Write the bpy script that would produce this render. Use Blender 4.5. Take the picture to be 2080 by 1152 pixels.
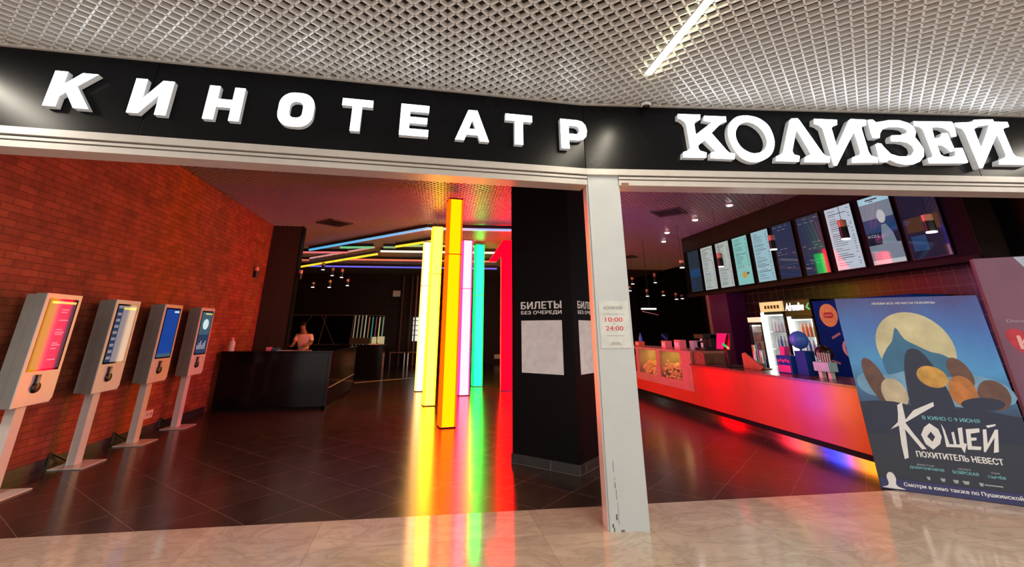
import bpy, bmesh, math, random
from mathutils import Vector, Matrix
random.seed(7)
R = math.radians
SC = bpy.context.scene
COL = SC.collection
for _o in list(bpy.data.objects):
    bpy.data.objects.remove(_o, do_unlink=True)

# ------------------------------------------------------------------ camera, world, exposure
cam_d = bpy.data.cameras.new('camera')
cam_d.sensor_width = 36.0
cam_d.lens = 15.951
cam_d.shift_x = 0.00611
cam_d.shift_y = -0.11587
cam_d.clip_end = 200
cam = bpy.data.objects.new('camera', cam_d)
cam.location = (0, 0, 1.55)
cam.rotation_euler = (R(110.0), 0, R(-8.2))
COL.objects.link(cam)
SC.camera = cam
SC.view_settings.view_transform = 'Standard'
SC.view_settings.look = 'None'
SC.view_settings.gamma = 1.0
SC.view_settings.exposure = 0.0
SC.view_settings.use_curve_mapping = False
W = bpy.data.worlds.new('world')
SC.world = W
W.use_nodes = True
W.node_tree.nodes['Background'].inputs[0].default_value = (1.0, 0.95, 0.90, 1)
W.node_tree.nodes['Background'].inputs[1].default_value = 1.3

# ------------------------------------------------------------------ helpers
def V(*a): return Vector(a)

class MB:
    """collects faces, then links them as one mesh object"""
    def __init__(s): s.v = []; s.f = []; s.m = []
    def face(s, pts, m=0):
        i = len(s.v); s.v += [tuple(p) for p in pts]; s.f.append(tuple(range(i, i + len(pts)))); s.m.append(m); return s
    def box(s, x0, x1, y0, y1, z0, z1, m=0):
        return s.obox(V(x0, y0, z0), V(x1 - x0, 0, 0), V(0, y1 - y0, 0), V(0, 0, z1 - z0), m)
    def obox(s, o, a, b, c, m=0):
        o = Vector(o); i = len(s.v)
        if a.cross(b).dot(c) < 0: a, b = b, a
        P = [o, o + a, o + a + b, o + b, o + c, o + a + c, o + a + b + c, o + b + c]
        s.v += [tuple(p) for p in P]
        for q in ((0, 3, 2, 1), (4, 5, 6, 7), (0, 1, 5, 4), (1, 2, 6, 5), (2, 3, 7, 6), (3, 0, 4, 7)):
            s.f.append(tuple(i + k for k in q)); s.m.append(m)
        return s
    def lathe(s, c, prof, n=24, m=0, axis='z'):
        """profile of (radius, height) round c"""
        i = len(s.v)
        for r_, h in prof:
            for k in range(n):
                a = 2 * math.pi * k / n
                p = (r_ * math.cos(a), r_ * math.sin(a), h)
                if axis == 'x': p = (p[2], p[0], p[1])
                if axis == 'y': p = (p[1], p[2], p[0])
                s.v.append((c[0] + p[0], c[1] + p[1], c[2] + p[2]))
        for j in range(len(prof) - 1):
            for k in range(n):
                a, b = i + j * n + k, i + j * n + (k + 1) % n
                s.f.append((a, b, b + n, a + n)); s.m.append(m)
        s.f.append(tuple(i + k for k in range(n))[::-1]); s.m.append(m)
        j = i + (len(prof) - 1) * n
        s.f.append(tuple(j + k for k in range(n))); s.m.append(m)
        return s
    def cyl(s, c, r_, z0, z1, n=24, m=0, axis='z'):
        return s.lathe(c, [(r_, z0), (r_, z1)], n, m, axis)
    def tube(s, a, b, r_, n=8, m=0, r2=None):
        a = Vector(a); b = Vector(b); d = (b - a).normalized(); r2 = r_ if r2 is None else r2
        u = d.orthogonal().normalized(); w = d.cross(u); i = len(s.v)
        for p, rr in ((a, r_), (b, r2)):
            for k in range(n):
                t = 2 * math.pi * k / n
                s.v.append(tuple(p + u * math.cos(t) * rr + w * math.sin(t) * rr))
        for k in range(n):
            s.f.append((i + k, i + (k + 1) % n, i + n + (k + 1) % n, i + n + k)); s.m.append(m)
        s.f.append(tuple(i + k for k in range(n))[::-1]); s.m.append(m)
        s.f.append(tuple(i + n + k for k in range(n))); s.m.append(m)
        return s
    def prism(s, pts, O, u, v, n, d0, d1, m=0):
        """polygon (a,b) in plane O,u,v pushed along n from d0 to d1"""
        A = [O + u * a + v * b + n * d0 for a, b in pts]; B = [O + u * a + v * b + n * d1 for a, b in pts]
        i = len(s.v); k = len(pts); s.v += [tuple(p) for p in A + B]
        s.f.append(tuple(i + j for j in range(k))[::-1]); s.m.append(m)
        s.f.append(tuple(i + k + j for j in range(k))); s.m.append(m)
        for j in range(k):
            s.f.append((i + j, i + (j + 1) % k, i + k + (j + 1) % k, i + k + j)); s.m.append(m)
        return s
    def sphere(s, c, r_, m=0, seg=12, rings=8, sz=1.0):
        prof = [(max(1e-4, r_ * math.sin(math.pi * t / rings)), -r_ * sz * math.cos(math.pi * t / rings)) for t in range(rings + 1)]
        return s.lathe(c, prof, seg, m)
    def build(s, name, mats, parent=None, smooth=False, bevel=0.0, seg=2):
        if not isinstance(mats, (list, tuple)): mats = [mats]
        off = Vector((0, 0, 0))
        if parent is not None:
            q = parent
            while q is not None: off += q.location; q = q.parent
        me = bpy.data.meshes.new(name)
        me.from_pydata([tuple(Vector(p) - off) for p in s.v], [], s.f)
        for mt in mats: me.materials.append(mt)
        me.polygons.foreach_set('material_index', s.m)
        bm = bmesh.new(); bm.from_mesh(me)
        bmesh.ops.recalc_face_normals(bm, faces=bm.faces)
        bm.to_mesh(me); bm.free()
        if smooth:
            me.polygons.foreach_set('use_smooth', [True] * len(me.polygons))
            try: me.set_sharp_from_angle(angle=R(40))
            except Exception: pass
        me.update()
        o = bpy.data.objects.new(name, me); COL.objects.link(o)
        if parent is not None: o.parent = parent
        if bevel:
            b = o.modifiers.new('bevel', 'BEVEL'); b.width = bevel; b.segments = seg; b.limit_method = 'ANGLE'; b.angle_limit = R(50)
        return o

def tag(o, label, cat, group=None, kind=None):
    o['label'] = label; o['category'] = cat
    if group: o['group'] = group
    if kind: o['kind'] = kind
    return o
def thing(name, label, cat, loc, group=None):
    o = bpy.data.objects.new(name, None); o.empty_display_size = .1
    COL.objects.link(o); o.location = loc
    return tag(o, label, cat, group)
def struct(o): o['kind'] = 'structure'; return o
def copy_tree(o, parent=None):
    c = o.copy(); COL.objects.link(c); c.parent = parent
    for ch in list(o.children): copy_tree(ch, c)
    return c

# ------------------------------------------------------------------ materials (all procedural)
def _new(name):
    m = bpy.data.materials.new(name); m.use_nodes = True
    nt = m.node_tree; b = nt.nodes['Principled BSDF']
    return m, nt, b
def pm(name, col, rough=.5, metal=0., spec=.5, var=.10, scale=9., bump=0.):
    m, nt, b = _new(name)
    tc = nt.nodes.new('ShaderNodeTexCoord'); n = nt.nodes.new('ShaderNodeTexNoise')
    n.inputs['Scale'].default_value = scale; n.inputs['Detail'].default_value = 5
    nt.links.new(tc.outputs['Object'], n.inputs['Vector'])
    r = nt.nodes.new('ShaderNodeValToRGB')
    r.color_ramp.elements[0].position = .3; r.color_ramp.elements[1].position = .7
    r.color_ramp.elements[0].color = (*[c * (1 - var) for c in col], 1)
    r.color_ramp.elements[1].color = (*[min(1, c * (1 + var)) for c in col], 1)
    nt.links.new(n.outputs['Fac'], r.inputs['Fac']); nt.links.new(r.outputs['Color'], b.inputs['Base Color'])
    b.inputs['Roughness'].default_value = rough; b.inputs['Metallic'].default_value = metal
    b.inputs['Specular IOR Level'].default_value = spec
    if bump:
        bn = nt.nodes.new('ShaderNodeBump'); bn.inputs['Strength'].default_value = bump; bn.inputs['Distance'].default_value = .01
        nt.links.new(n.outputs['Fac'], bn.inputs['Height']); nt.links.new(bn.outputs['Normal'], b.inputs['Normal'])
    return m
def em(name, col, st=1., rough=.3, base=(.02, .02, .02), spec=.3):
    """self-lit surface with a plain shell"""
    m, nt, b = _new(name)
    b.inputs['Base Color'].default_value = (*base, 1); b.inputs['Roughness'].default_value = rough
    b.inputs['Specular IOR Level'].default_value = spec
    n = nt.nodes.new('ShaderNodeTexNoise'); n.inputs['Scale'].default_value = 3
    tc = nt.nodes.new('ShaderNodeTexCoord'); nt.links.new(tc.outputs['Object'], n.inputs['Vector'])
    r = nt.nodes.new('ShaderNodeValToRGB')
    r.color_ramp.elements[0].color = (*[c * .94 for c in col], 1); r.color_ramp.elements[1].color = (*col, 1)
    nt.links.new(n.outputs['Fac'], r.inputs['Fac']); nt.links.new(r.outputs['Color'], b.inputs['Emission Color'])
    b.inputs['Emission Strength'].default_value = st
    return m
def mth(nt, op, a, bv):
    n = nt.nodes.new('ShaderNodeMath'); n.operation = op
    for i, x in enumerate((a, bv)):
        if x is None: continue
        if isinstance(x, (int, float)): n.inputs[i].default_value = x
        else: nt.links.new(x, n.inputs[i])
    return n.outputs[0]
def dotv(nt, vec, d, off=0.):
    n = nt.nodes.new('ShaderNodeVectorMath'); n.operation = 'DOT_PRODUCT'
    nt.links.new(vec, n.inputs[0]); n.inputs[1].default_value = d
    return mth(nt, 'SUBTRACT', n.outputs['Value'], off)
def tiles(name, c1, c2, grout, du, dv, ou, ov, w, h, mortar, rough, offset=0., spec=.5, noise_scale=2.5, vein=None, bump=.15, var=.5, smooth=.1):
    """brick/tile pattern over the plane spanned by du, dv"""
    m, nt, b = _new(name)
    tc = nt.nodes.new('ShaderNodeTexCoord').outputs['Object']
    cx = nt.nodes.new('ShaderNodeCombineXYZ')
    nt.links.new(dotv(nt, tc, du, ou), cx.inputs[0]); nt.links.new(dotv(nt, tc, dv, ov), cx.inputs[1])
    br = nt.nodes.new('ShaderNodeTexBrick')
    br.offset = offset; br.inputs['Scale'].default_value = 1.0
    br.inputs['Brick Width'].default_value = w; br.inputs['Row Height'].default_value = h
    br.inputs['Mortar Size'].default_value = mortar; br.inputs['Mortar Smooth'].default_value = smooth
    br.inputs['Color1'].default_value = (*c1, 1); br.inputs['Color2'].default_value = (*c2, 1); br.inputs['Mortar'].default_value = (*grout, 1)
    nt.links.new(cx.outputs[0], br.inputs['Vector'])
    no = nt.nodes.new('ShaderNodeTexNoise'); no.inputs['Scale'].default_value = noise_scale; no.inputs['Detail'].default_value = 7; no.inputs['Roughness'].default_value = .6
    nt.links.new(tc, no.inputs['Vector'])
    mx = nt.nodes.new('ShaderNodeMix'); mx.data_type = 'RGBA'; mx.blend_type = 'MULTIPLY'
    mx.inputs[0].default_value = var
    rp = nt.nodes.new('ShaderNodeValToRGB')
    rp.color_ramp.elements[0].position = .3; rp.color_ramp.elements[0].color = (.45, .45, .45, 1)
    rp.color_ramp.elements[1].position = .72; rp.color_ramp.elements[1].color = (1.25, 1.25, 1.25, 1)
    nt.links.new(no.outputs['Fac'], rp.inputs['Fac'])
    nt.links.new(br.outputs['Color'], mx.inputs[6]); nt.links.new(rp.outputs['Color'], mx.inputs[7])
    outc = mx.outputs[2]
    if vein:
        wv = nt.nodes.new('ShaderNodeTexNoise'); wv.inputs['Scale'].default_value = 1.6; wv.inputs['Detail'].default_value = 9
        wv.inputs['Roughness'].default_value = .62; wv.inputs['Distortion'].default_value = 1.4
        mp = nt.nodes.new('ShaderNodeMapping'); mp.inputs['Scale'].default_value = (1.1, 1.9, 1); mp.inputs['Rotation'].default_value = (0, 0, R(28))
        nt.links.new(tc, mp.inputs['Vector']); nt.links.new(mp.outputs[0], wv.inputs['Vector'])
        vr = nt.nodes.new('ShaderNodeValToRGB')
        e = vr.color_ramp.elements
        e[0].position = .44; e[0].color = (0, 0, 0, 1); e[1].position = .5; e[1].color = (1, 1, 1, 1)
        e2 = vr.color_ramp.elements.new(.56); e2.color = (0, 0, 0, 1)
        nt.links.new(wv.outputs['Fac'], vr.inputs['Fac'])
        m2 = nt.nodes.new('ShaderNodeMix'); m2.data_type = 'RGBA'
        nt.links.new(mth(nt, 'MULTIPLY', vr.outputs['Color'], .26), m2.inputs[0])
        nt.links.new(outc, m2.inputs[6]); m2.inputs[7].default_value = (*vein, 1)
        outc = m2.outputs[2]
    nt.links.new(outc, b.inputs['Base Color'])
    b.inputs['Roughness'].default_value = rough; b.inputs['Specular IOR Level'].default_value = spec
    rr = nt.nodes.new('ShaderNodeMapRange'); rr.inputs['To Min'].default_value = rough * .8; rr.inputs['To Max'].default_value = rough * 1.3
    nt.links.new(no.outputs['Fac'], rr.inputs['Value']); nt.links.new(rr.outputs[0], b.inputs['Roughness'])
    if bump:
        bn = nt.nodes.new('ShaderNodeBump'); bn.inputs['Strength'].default_value = bump; bn.inputs['Distance'].default_value = .008
        h_ = mth(nt, 'SUBTRACT', mth(nt, 'MULTIPLY', no.outputs['Fac'], .35 if bump > .3 else .04), br.outputs['Fac'])
        nt.links.new(h_, bn.inputs['Height']); nt.links.new(bn.outputs['Normal'], b.inputs['Normal'])
    return m

q2 = math.sqrt(.5)
M = {}
M['floor_hall'] = tiles('dark_floor_tile', (.048, .030, .024), (.058, .036, .028), (.20, .14, .115), (-q2, q2, 0), (q2, q2, 0), .944, 1.197, .598, .598, .003, .19, spec=.24, noise_scale=5, bump=.05, var=.6)
M['floor_mall'] = tiles('beige_marble', (.68, .56, .44), (.54, .43, .33), (.30, .22, .17), (1, .03, 0), (0, 1, 0), .16, .15, .9, .6, .0015, .10, spec=.5, noise_scale=2.2, vein=(.20, .13, .09), bump=0, var=.35)
M['brick'] = tiles('red_brick', (.42, .105, .046), (.29, .068, .030), (.22, .055, .030), (0, 1, 0), (0, 0, 1), 0, 0, .25, .078, .006, .72, offset=.5, spec=.3, noise_scale=4.5, bump=.55, var=.75, smooth=.4)
M['tile_black'] = tiles('black_wall_tile', (.018, .010, .011), (.015, .008, .009), (.17, .11, .10), (0, 1, 0), (0, 0, 1), 0, 0, .22, .22, .004, .25, spec=.3, bump=.1, var=.3)
M['tile_back'] = tiles('dark_back_tile', (.012, .007, .007), (.010, .006, .006), (.03, .016, .016), (1, 0, 0), (0, 0, 1), 0, 0, .4, .4, .006, .5, spec=.2, bump=.1, var=.3)
M['black_matte'] = pm('black_paint', (.005, .0045, .0045), .5, spec=.10)
M['black_gloss'] = pm('black_gloss_panel', (.004, .0035, .004), .12, spec=.22)
M['fascia'] = pm('black_composite_panel', (.004, .004, .005), .25, spec=.17, var=.2, scale=2)
M['plenum'] = pm('dark_plenum', (.06, .053, .048), .9, spec=.1)
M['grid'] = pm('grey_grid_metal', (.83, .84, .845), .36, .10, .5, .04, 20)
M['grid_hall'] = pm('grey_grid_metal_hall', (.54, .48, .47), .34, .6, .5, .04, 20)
M['frame'] = pm('ivory_aluminium', (.52, .495, .47), .35, .1, .5, .04)
M['frame_dark'] = pm('frame_groove', (.10, .09, .085), .5)
M['white_col'] = pm('white_painted_metal', (.50, .54, .56), .28, 0, .5, .04, 3)
M['scuff'] = pm('dark_scuff', (.09, .08, .08), .7)
M['brown'] = pm('brown_panel', (.036, .024, .014), .5, spec=.3)
M['base_tile'] = pm('baseboard_tile', (.035, .032, .030), .35, var=.25, scale=5)
M['grout'] = pm('baseboard_grout', (.16, .15, .14), .7)
M['kiosk_white'] = pm('kiosk_white_metal', (.72, .68, .65), .20, .0, .5, .03)
M['kiosk_grey'] = pm('kiosk_grey_metal', (.24, .245, .24), .45, .1, .4, .05)
M['kiosk_seam'] = pm('kiosk_seam', (.10, .10, .10), .6)
M['screen_glass'] = pm('black_screen_glass', (.004, .004, .006), .04, spec=.6)
M['plastic_black'] = pm('black_plastic', (.012, .012, .013), .3)
M['plastic_white'] = pm('white_plastic', (.75, .73, .70), .4)
M['grey_plastic'] = pm('grey_plastic', (.35, .35, .36), .4)
M['copper'] = pm('copper_metal', (.80, .40, .26), .35, .25)
M['steel'] = pm('brushed_steel', (.60, .58, .57), .22, 1.0)
M['counter'] = pm('red_orange_laminate', (.62, .055, .022), .22, spec=.5, var=.06, scale=3)
M['counter_top'] = pm('dark_red_wood_top', (.16, .05, .028), .22, spec=.5, var=.3, scale=14)
M['wood'] = pm('brown_wood', (.22, .085, .035), .45, var=.3, scale=12)
M['orange_wood'] = pm('orange_wood', (.48, .16, .04), .4, var=.2, scale=10)
M['case'] = pm('pale_red_case_frame', (.55, .23, .16), .35)
M['mirror'] = pm('polished_plinth', (.55, .50, .50), .10, 1.0, var=.03)
M['purple'] = pm('purple_wall_panel', (.085, .008, .07), .35, spec=.4)
M['purple_post'] = pm('pink_metal_post', (.42, .20, .20), .35, .6)
M['sticker'] = pm('white_vinyl', (.90, .88, .92), .5)
M['letter_white'] = pm('white_vinyl_letters', (.93, .92, .92), .5)
M['plate'] = pm('white_plastic_plate', (.58, .61, .60), .35)
M['red_print'] = pm('red_print', (.60, .05, .07), .5)
M['grey_print'] = pm('grey_print', (.22, .23, .25), .5)
M['grey_lite'] = pm('pale_grey_print', (.40, .42, .42), .5)
M['glass'] = pm('clear_glass', (1, 1, 1), .02, var=0.)
M['glass'].node_tree.nodes['Principled BSDF'].inputs['Transmission Weight'].default_value = 1.0
M['glass'].node_tree.nodes['Principled BSDF'].inputs['IOR'].default_value = 1.05
M['skin'] = pm('skin', (.34, .17, .12), .5)
M['shirt'] = pm('pale_pink_cotton', (.95, .66, .66), .8)
M['trousers'] = pm('dark_cloth', (.02, .02, .03), .8)
M['hair'] = pm('dark_hair', (.02, .012, .01), .5)
M['popcorn'] = pm('popcorn', (.92, .62, .16), .7, var=.3, scale=30)

def glow(col, k): return tuple(c * k for c in col)

# ------------------------------------------------------------------ the setting
PH = 4.22     # hall ceiling
PM = 3.90     # mall ceiling
# facade: two straight runs that meet at the white post
FK = V(1.476, 4.337, 0)
DL = V(0.9978, 0.0663, 0); NL = V(0.0663, -0.9978, 0)       # left run, normal to the mall
DR = V(0.9963, -0.0861, 0); NR = V(-0.0861, -0.9963, 0)     # right run
UP = V(0, 0, 1)
FLX, FRX = -9.5, 9.0

struct(MB().box(-9, 11, 4.9, 24.3, -.12, 0).build('floor_hall', M['floor_hall']))
struct(MB().box(-10, 12, -7, 4.9, -.12, 0.001).build('floor_mall', M['floor_mall']))

def lattice(poly, pitch, z, h, t, ang, mat_, name, off=0.):
    """cell ceiling: two crossing families of thin blades clipped to a convex outline"""
    b = MB()
    for s_ in (0, 1):
        a = R(ang) + s_ * math.pi / 2
        d = V(math.cos(a), math.sin(a), 0); n = V(-d.y, d.x, 0)
        pv = [V(*p, 0) for p in poly]
        lo = min(p.dot(n) for p in pv); hi = max(p.dot(n) for p in pv)
        k = math.ceil((lo - off) / pitch)
        while k * pitch + off < hi:
            c = k * pitch + off; hit = []
            for i in range(len(pv)):
                p, q = pv[i], pv[(i + 1) % len(pv)]
                e0, e1 = p.dot(n) - c, q.dot(n) - c
                if e0 * e1 < 0: hit.append((p + (q - p) * (e0 / (e0 - e1))).dot(d))
            if len(hit) == 2:
                t0, t1 = sorted(hit)
                o = n * (c - t / 2) + d * t0 + UP * z
                b.obox(o, d * (t1 - t0), n * t, UP * h)
            k += 1
    return struct(b.build(name, mat_))
fl = FK + DL * FLX; fr = FK + DR * FRX
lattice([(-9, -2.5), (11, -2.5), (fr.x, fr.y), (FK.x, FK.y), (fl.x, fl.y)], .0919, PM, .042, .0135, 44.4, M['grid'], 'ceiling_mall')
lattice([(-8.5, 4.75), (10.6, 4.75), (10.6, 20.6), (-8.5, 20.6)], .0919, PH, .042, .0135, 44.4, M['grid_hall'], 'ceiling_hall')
struct(MB().box(-10, 12, -7, 5.0, PM + .22, PM + .34).box(-10, 12, 5.0, 24.3, PH + .22, PH + .34).box(-10, 12, 4.9, 5.02, PM + .34, PH + .22).build('ceiling_plenum', M['plenum']))
M['drop'] = pm('grey_plaster', (.16, .13, .12), .7)
struct(MB().box(-8.5, 10.6, 20.6, 24, PH - .02, PH + .1).build('ceiling_back', M['drop']))

struct(MB().box(-4.72, -4.52, 4.72, 13.0, 0, PH + .2).build('wall_left', M['brick']))
bb = MB().box(-4.52, -4.505, 4.75, 10.95, 0, .115)
for k in range(11): bb.box(-4.5052, -4.5045, 4.95 + k * .6, 4.955 + k * .6, 0, .115, 1)
struct(bb.build('baseboard_left', [M['base_tile'], M['grout']]))
struct(MB().box(-8.7, -3.76, 12.97, 13.22, 0, PH + .2).build('wall_partition', M['brown']))
struct(MB().box(-3.765, -3.735, 12.955, 13.235, 0, PH + .2).build('trim_1', M['black_matte']))
struct(MB().box(-8.7, -8.5, 13.2, 24.2, 0, PH + .3).build('wall_left_rear', M['tile_back']))
struct(MB().box(-8.7, 10.8, 24.0, 24.2, 0, PH + .3).build('wall_back', M['tile_back']))
struct(MB().box(10.6, 10.8, 13, 24.2, 0, PH + .3).box(7.95, 10.8, 13.2, 13.35, 0, PH + .3).build('wall_right_rear', M['black_matte']))
struct(MB().box(7.95, 8.15, 3.3, 13.25, 0, PH + .2).build('wall_right', M['tile_black']))
M['soffit'] = pm('dark_brown_paint', (.022, .013, .010), .6, spec=.15)
struct(MB().box(7.445, 7.95, 5.34, 13.2, 2.49, PH + .1).box(7.40, 7.46, 5.34, 13.2, 2.46, 2.54).build('wall_menu_soffit', M['soffit']))
struct(MB().box(7.4395, 7.445, 5.36, 13.18, 2.54, 3.80).build('trim_10', M['black_matte']))
struct(MB().box(7.93, 7.95, 3.3, 5.34, 2.46, PH + .1).build('trim_11', M['black_matte']))
struct(MB().box(7.45, 7.95, 11.35, 12.15, 0, 2.49).build('wall_purple_pier', M['purple']))
struct(MB().box(7.40, 7.46, 12.13, 12.24, 0, 2.46).build('trim_2', M['purple_post'], bevel=.006))

# black fascia of separate panels with fine joints
fb = MB()
for a, b_ in ((FLX, -4.15), (-4.145, 0)):
    fb.obox(FK + DL * a + UP * 3.13, DL * (b_ - a), -NL * .3, UP * (PM + .2 - 3.13))
for a, b_ in ((0.005, 4.42), (4.425, FRX)):
    fb.obox(FK + DR * a + UP * 3.13, DR * (b_ - a), -NR * .3, UP * (PM + .2 - 3.13))
struct(fb.build('wall_front_fascia', M['fascia'], bevel=.002))
ct = MB()
ct.obox(FK + DL * FLX + UP * (PM - .012), DL * -FLX, NL * .03, UP * .03)
ct.obox(FK + UP * (PM - .012), DR * FRX, NR * .03, UP * .03)
struct(ct.build('trim_3', M['frame']))

# ivory header rail with grooves under the fascia
def rail(O, d, n, a, b_, nm):
    m = MB()
    m.obox(O + d * a + UP * 3.068 + n * -.2, d * (b_ - a), n * .245, UP * .066)      # top band
    m.obox(O + d * a + UP * 3.056 + n * -.2, d * (b_ - a), n * .215, UP * .012, 1)
    m.obox(O + d * a + UP * 3.030 + n * -.2, d * (b_ - a), n * .225, UP * .026)
    m.obox(O + d * a + UP * 3.018 + n * -.2, d * (b_ - a), n * .212, UP * .012, 1)
    m.obox(O + d * a + UP * 2.962 + n * -.2, d * (b_ - a), n * .222, UP * .056)
    struct(m.build(nm, [M['frame'], M['frame_dark']], bevel=.002))
rail(FK, DL, NL, FLX, 0.0, 'trim_4')
rail(FK, DR, NR, 0.335, FRX, 'trim_5')
rail2 = MB()
rail2.obox(FK + UP * 3.068 - NR * .2, DR * .335, NR * .245, UP * .066)
struct(rail2.build('trim_6', M['frame'], bevel=.002))
struct(MB().obox(FK + DR * .36 + NR * .0225 + UP * 2.967, DR * .075, NR * .004, UP * .022).build('trim_7', M['wood']))

# white post
CP = V(1.488, 4.335, 0)
pc = MB()
pc.obox(CP - NR * .0, DR * .328, -NR * .22, UP * 3.07)
pc.obox(CP + DR * -.014 - NR * .02, DR * .016, -NR * .16, UP * 3.07)
pc.obox(CP + DR * .326 - NR * .02, DR * .012, -NR * .16, UP * 3.07)
for (a, z0, z1, w) in ((.058, .42, .50, .004), (.062, .30, .345, .006), (.055, .08, .12, .012), (.068, .22, .29, .004), (.075, .05, .20, .003), (.02, .03, .055, .012), (.064, .36, .38, .003), (.03, .0, .03, .01), (.09, .0, .012, .03)):
    pc.obox(CP + DR * a + UP * z0 + NR * .0003, DR * w, NR * .0006, UP * (z1 - z0) , 1)
struct(pc.build('wall_white_post', [M['white_col'], M['scuff']], bevel=.003))

# black square pillar turned 45 degrees
QF = V(1.688, 5.838, 0)
QL = (V(1.02, 6.487, 0) - QF).normalized(); QR_ = V(-QL.y, QL.x, 0) * -1
if QR_.x < 0: QR_ = -QR_
struct(MB().obox(QF, QL * .931, QR_ * .905, UP * (PH + .1)).build('wall_pillar', M['black_matte']))
bs = MB()
bs.obox(QF - QL * .012 - QR_ * .012, QL * .955, QR_ * .012, UP * .105)
bs.obox(QF - QL * .012, QL * .012, QR_ * .915, UP * .105)
bs.obox(QF + QL * .37 - QR_ * .0135, QL * .008, QR_ * .002, UP * .105, 1)
bs.obox(QF - QL * .0135 + QR_ * .13, QL * .002, QR_ * .008, UP * .105, 1)
bs.obox(QF - QL * .0135 - QR_ * .0135, QL * .004, QR_ * .004, UP * .105, 1)
bs.obox(QF - QL * .014 - QR_ * .014, QL * .957, QR_ * .003, UP * .004, 1)
bs.obox(QF - QL * .014 - QR_ * .014, QL * .003, QR_ * .93, UP * .004, 1)
struct(bs.build('baseboard_pillar', [M['base_tile'], M['grout']]))

# ------------------------------------------------------------------ lettering helpers
def font_mesh(body, bold=0., spacing=1.0, shear=0.):
    c = bpy.data.curves.new('lettering', 'FONT'); c.body = body; c.size = 1.0; c.offset = bold
    c.space_character = spacing; c.shear = shear; c.resolution_u = 3; c.fill_mode = 'FRONT'
    o = bpy.data.objects.new('lettering', c); COL.objects.link(o)
    dg = bpy.context.evaluated_depsgraph_get()
    me = bpy.data.meshes.new_from_object(o.evaluated_get(dg))
    bpy.data.objects.remove(o); bpy.data.curves.remove(c)
    return me
def text_into(mb, body, O, u, v, n, w, h=None, bold=0., spacing=1., m=0, shear=0., lift=.0012, depth=.0):
    """adds flat lettering spanning width w (and height h) from lower-left corner O"""
    me = font_mesh(body, 0., spacing, shear)
    xs = [p.co.x for p in me.vertices]; ys = [p.co.y for p in me.vertices]
    if not xs: return
    x0, x1, y0, y1 = min(xs), max(xs), min(ys), max(ys)
    sx = w / (x1 - x0); sy = (h / (y1 - y0)) if h else sx
    for j, (bx, by) in enumerate(((0, 0),) if not bold else ((-bold, 0), (bold, 0), (0, -bold * .6), (0, bold * .6))):
        i = len(mb.v)
        for p in me.vertices:
            mb.v.append(tuple(O + u * ((p.co.x - x0 + bx) * sx) + v * ((p.co.y - y0 + by) * sy) + n * (lift + j * .00008)))
        for f in me.polygons:
            mb.f.append(tuple(i + k for k in f.vertices)); mb.m.append(m)
    bpy.data.meshes.remove(me)
def fill_into(mb, outer, holes, O, u, v, n, lift=.0012, m=0):
    """flat filled outline with holes"""
    c = bpy.data.curves.new('outline', 'CURVE'); c.dimensions = '2D'; c.fill_mode = 'BOTH'
    for ring in [outer] + holes:
        s = c.splines.new('POLY'); s.points.add(len(ring) - 1)
        for p, q in zip(s.points, ring): p.co = (q[0], q[1], 0, 1)
        s.use_cyclic_u = True
    o = bpy.data.objects.new('outline', c); COL.objects.link(o)
    me = bpy.data.meshes.new_from_object(o.evaluated_get(bpy.context.evaluated_depsgraph_get()))
    bpy.data.objects.remove(o); bpy.data.curves.remove(c)
    i = len(mb.v)
    for p in me.vertices: mb.v.append(tuple(O + u * p.co.x + v * p.co.y + n * lift))
    for f in me.polygons: mb.f.append(tuple(i + k for k in f.vertices)); mb.m.append(m)
    bpy.data.meshes.remove(me)

def smooth_ring(pts, n=4):
    out = []; k = len(pts)
    for i in range(k):
        p0, p1, p2, p3 = [Vector((*pts[(i + j - 1) % k], 0)) for j in range(4)]
        for s in range(n):
            t = s / n
            q = .5 * ((2 * p1) + (p2 - p0) * t + (2 * p0 - 5 * p1 + 4 * p2 - p3) * t * t + (3 * p1 - p0 - 3 * p2 + p3) * t ** 3)
            out.append((q.x, q.y))
    return out
def inset_ring(ring, d):
    """rounds a channel letter's rim: moves each point towards the inside by d"""
    A = sum(ring[i][0] * ring[(i + 1) % len(ring)][1] - ring[(i + 1) % len(ring)][0] * ring[i][1] for i in range(len(ring)))
    sgn = 1 if A > 0 else -1; out = []; k = len(ring)
    for i in range(k):
        p, a, b = Vector(ring[i]), Vector(ring[i - 1]), Vector(ring[(i + 1) % k])
        e0, e1 = (p - a).normalized(), (b - p).normalized()
        n0, n1 = Vector((-e0.y, e0.x)) * sgn, Vector((-e1.y, e1.x)) * sgn
        t = n0 + n1
        if t.length < .3: t = n0
        else: t = t / max(.5, t.length_squared / 2)
        out.append(tuple(p + t * d))
    return out

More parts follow.
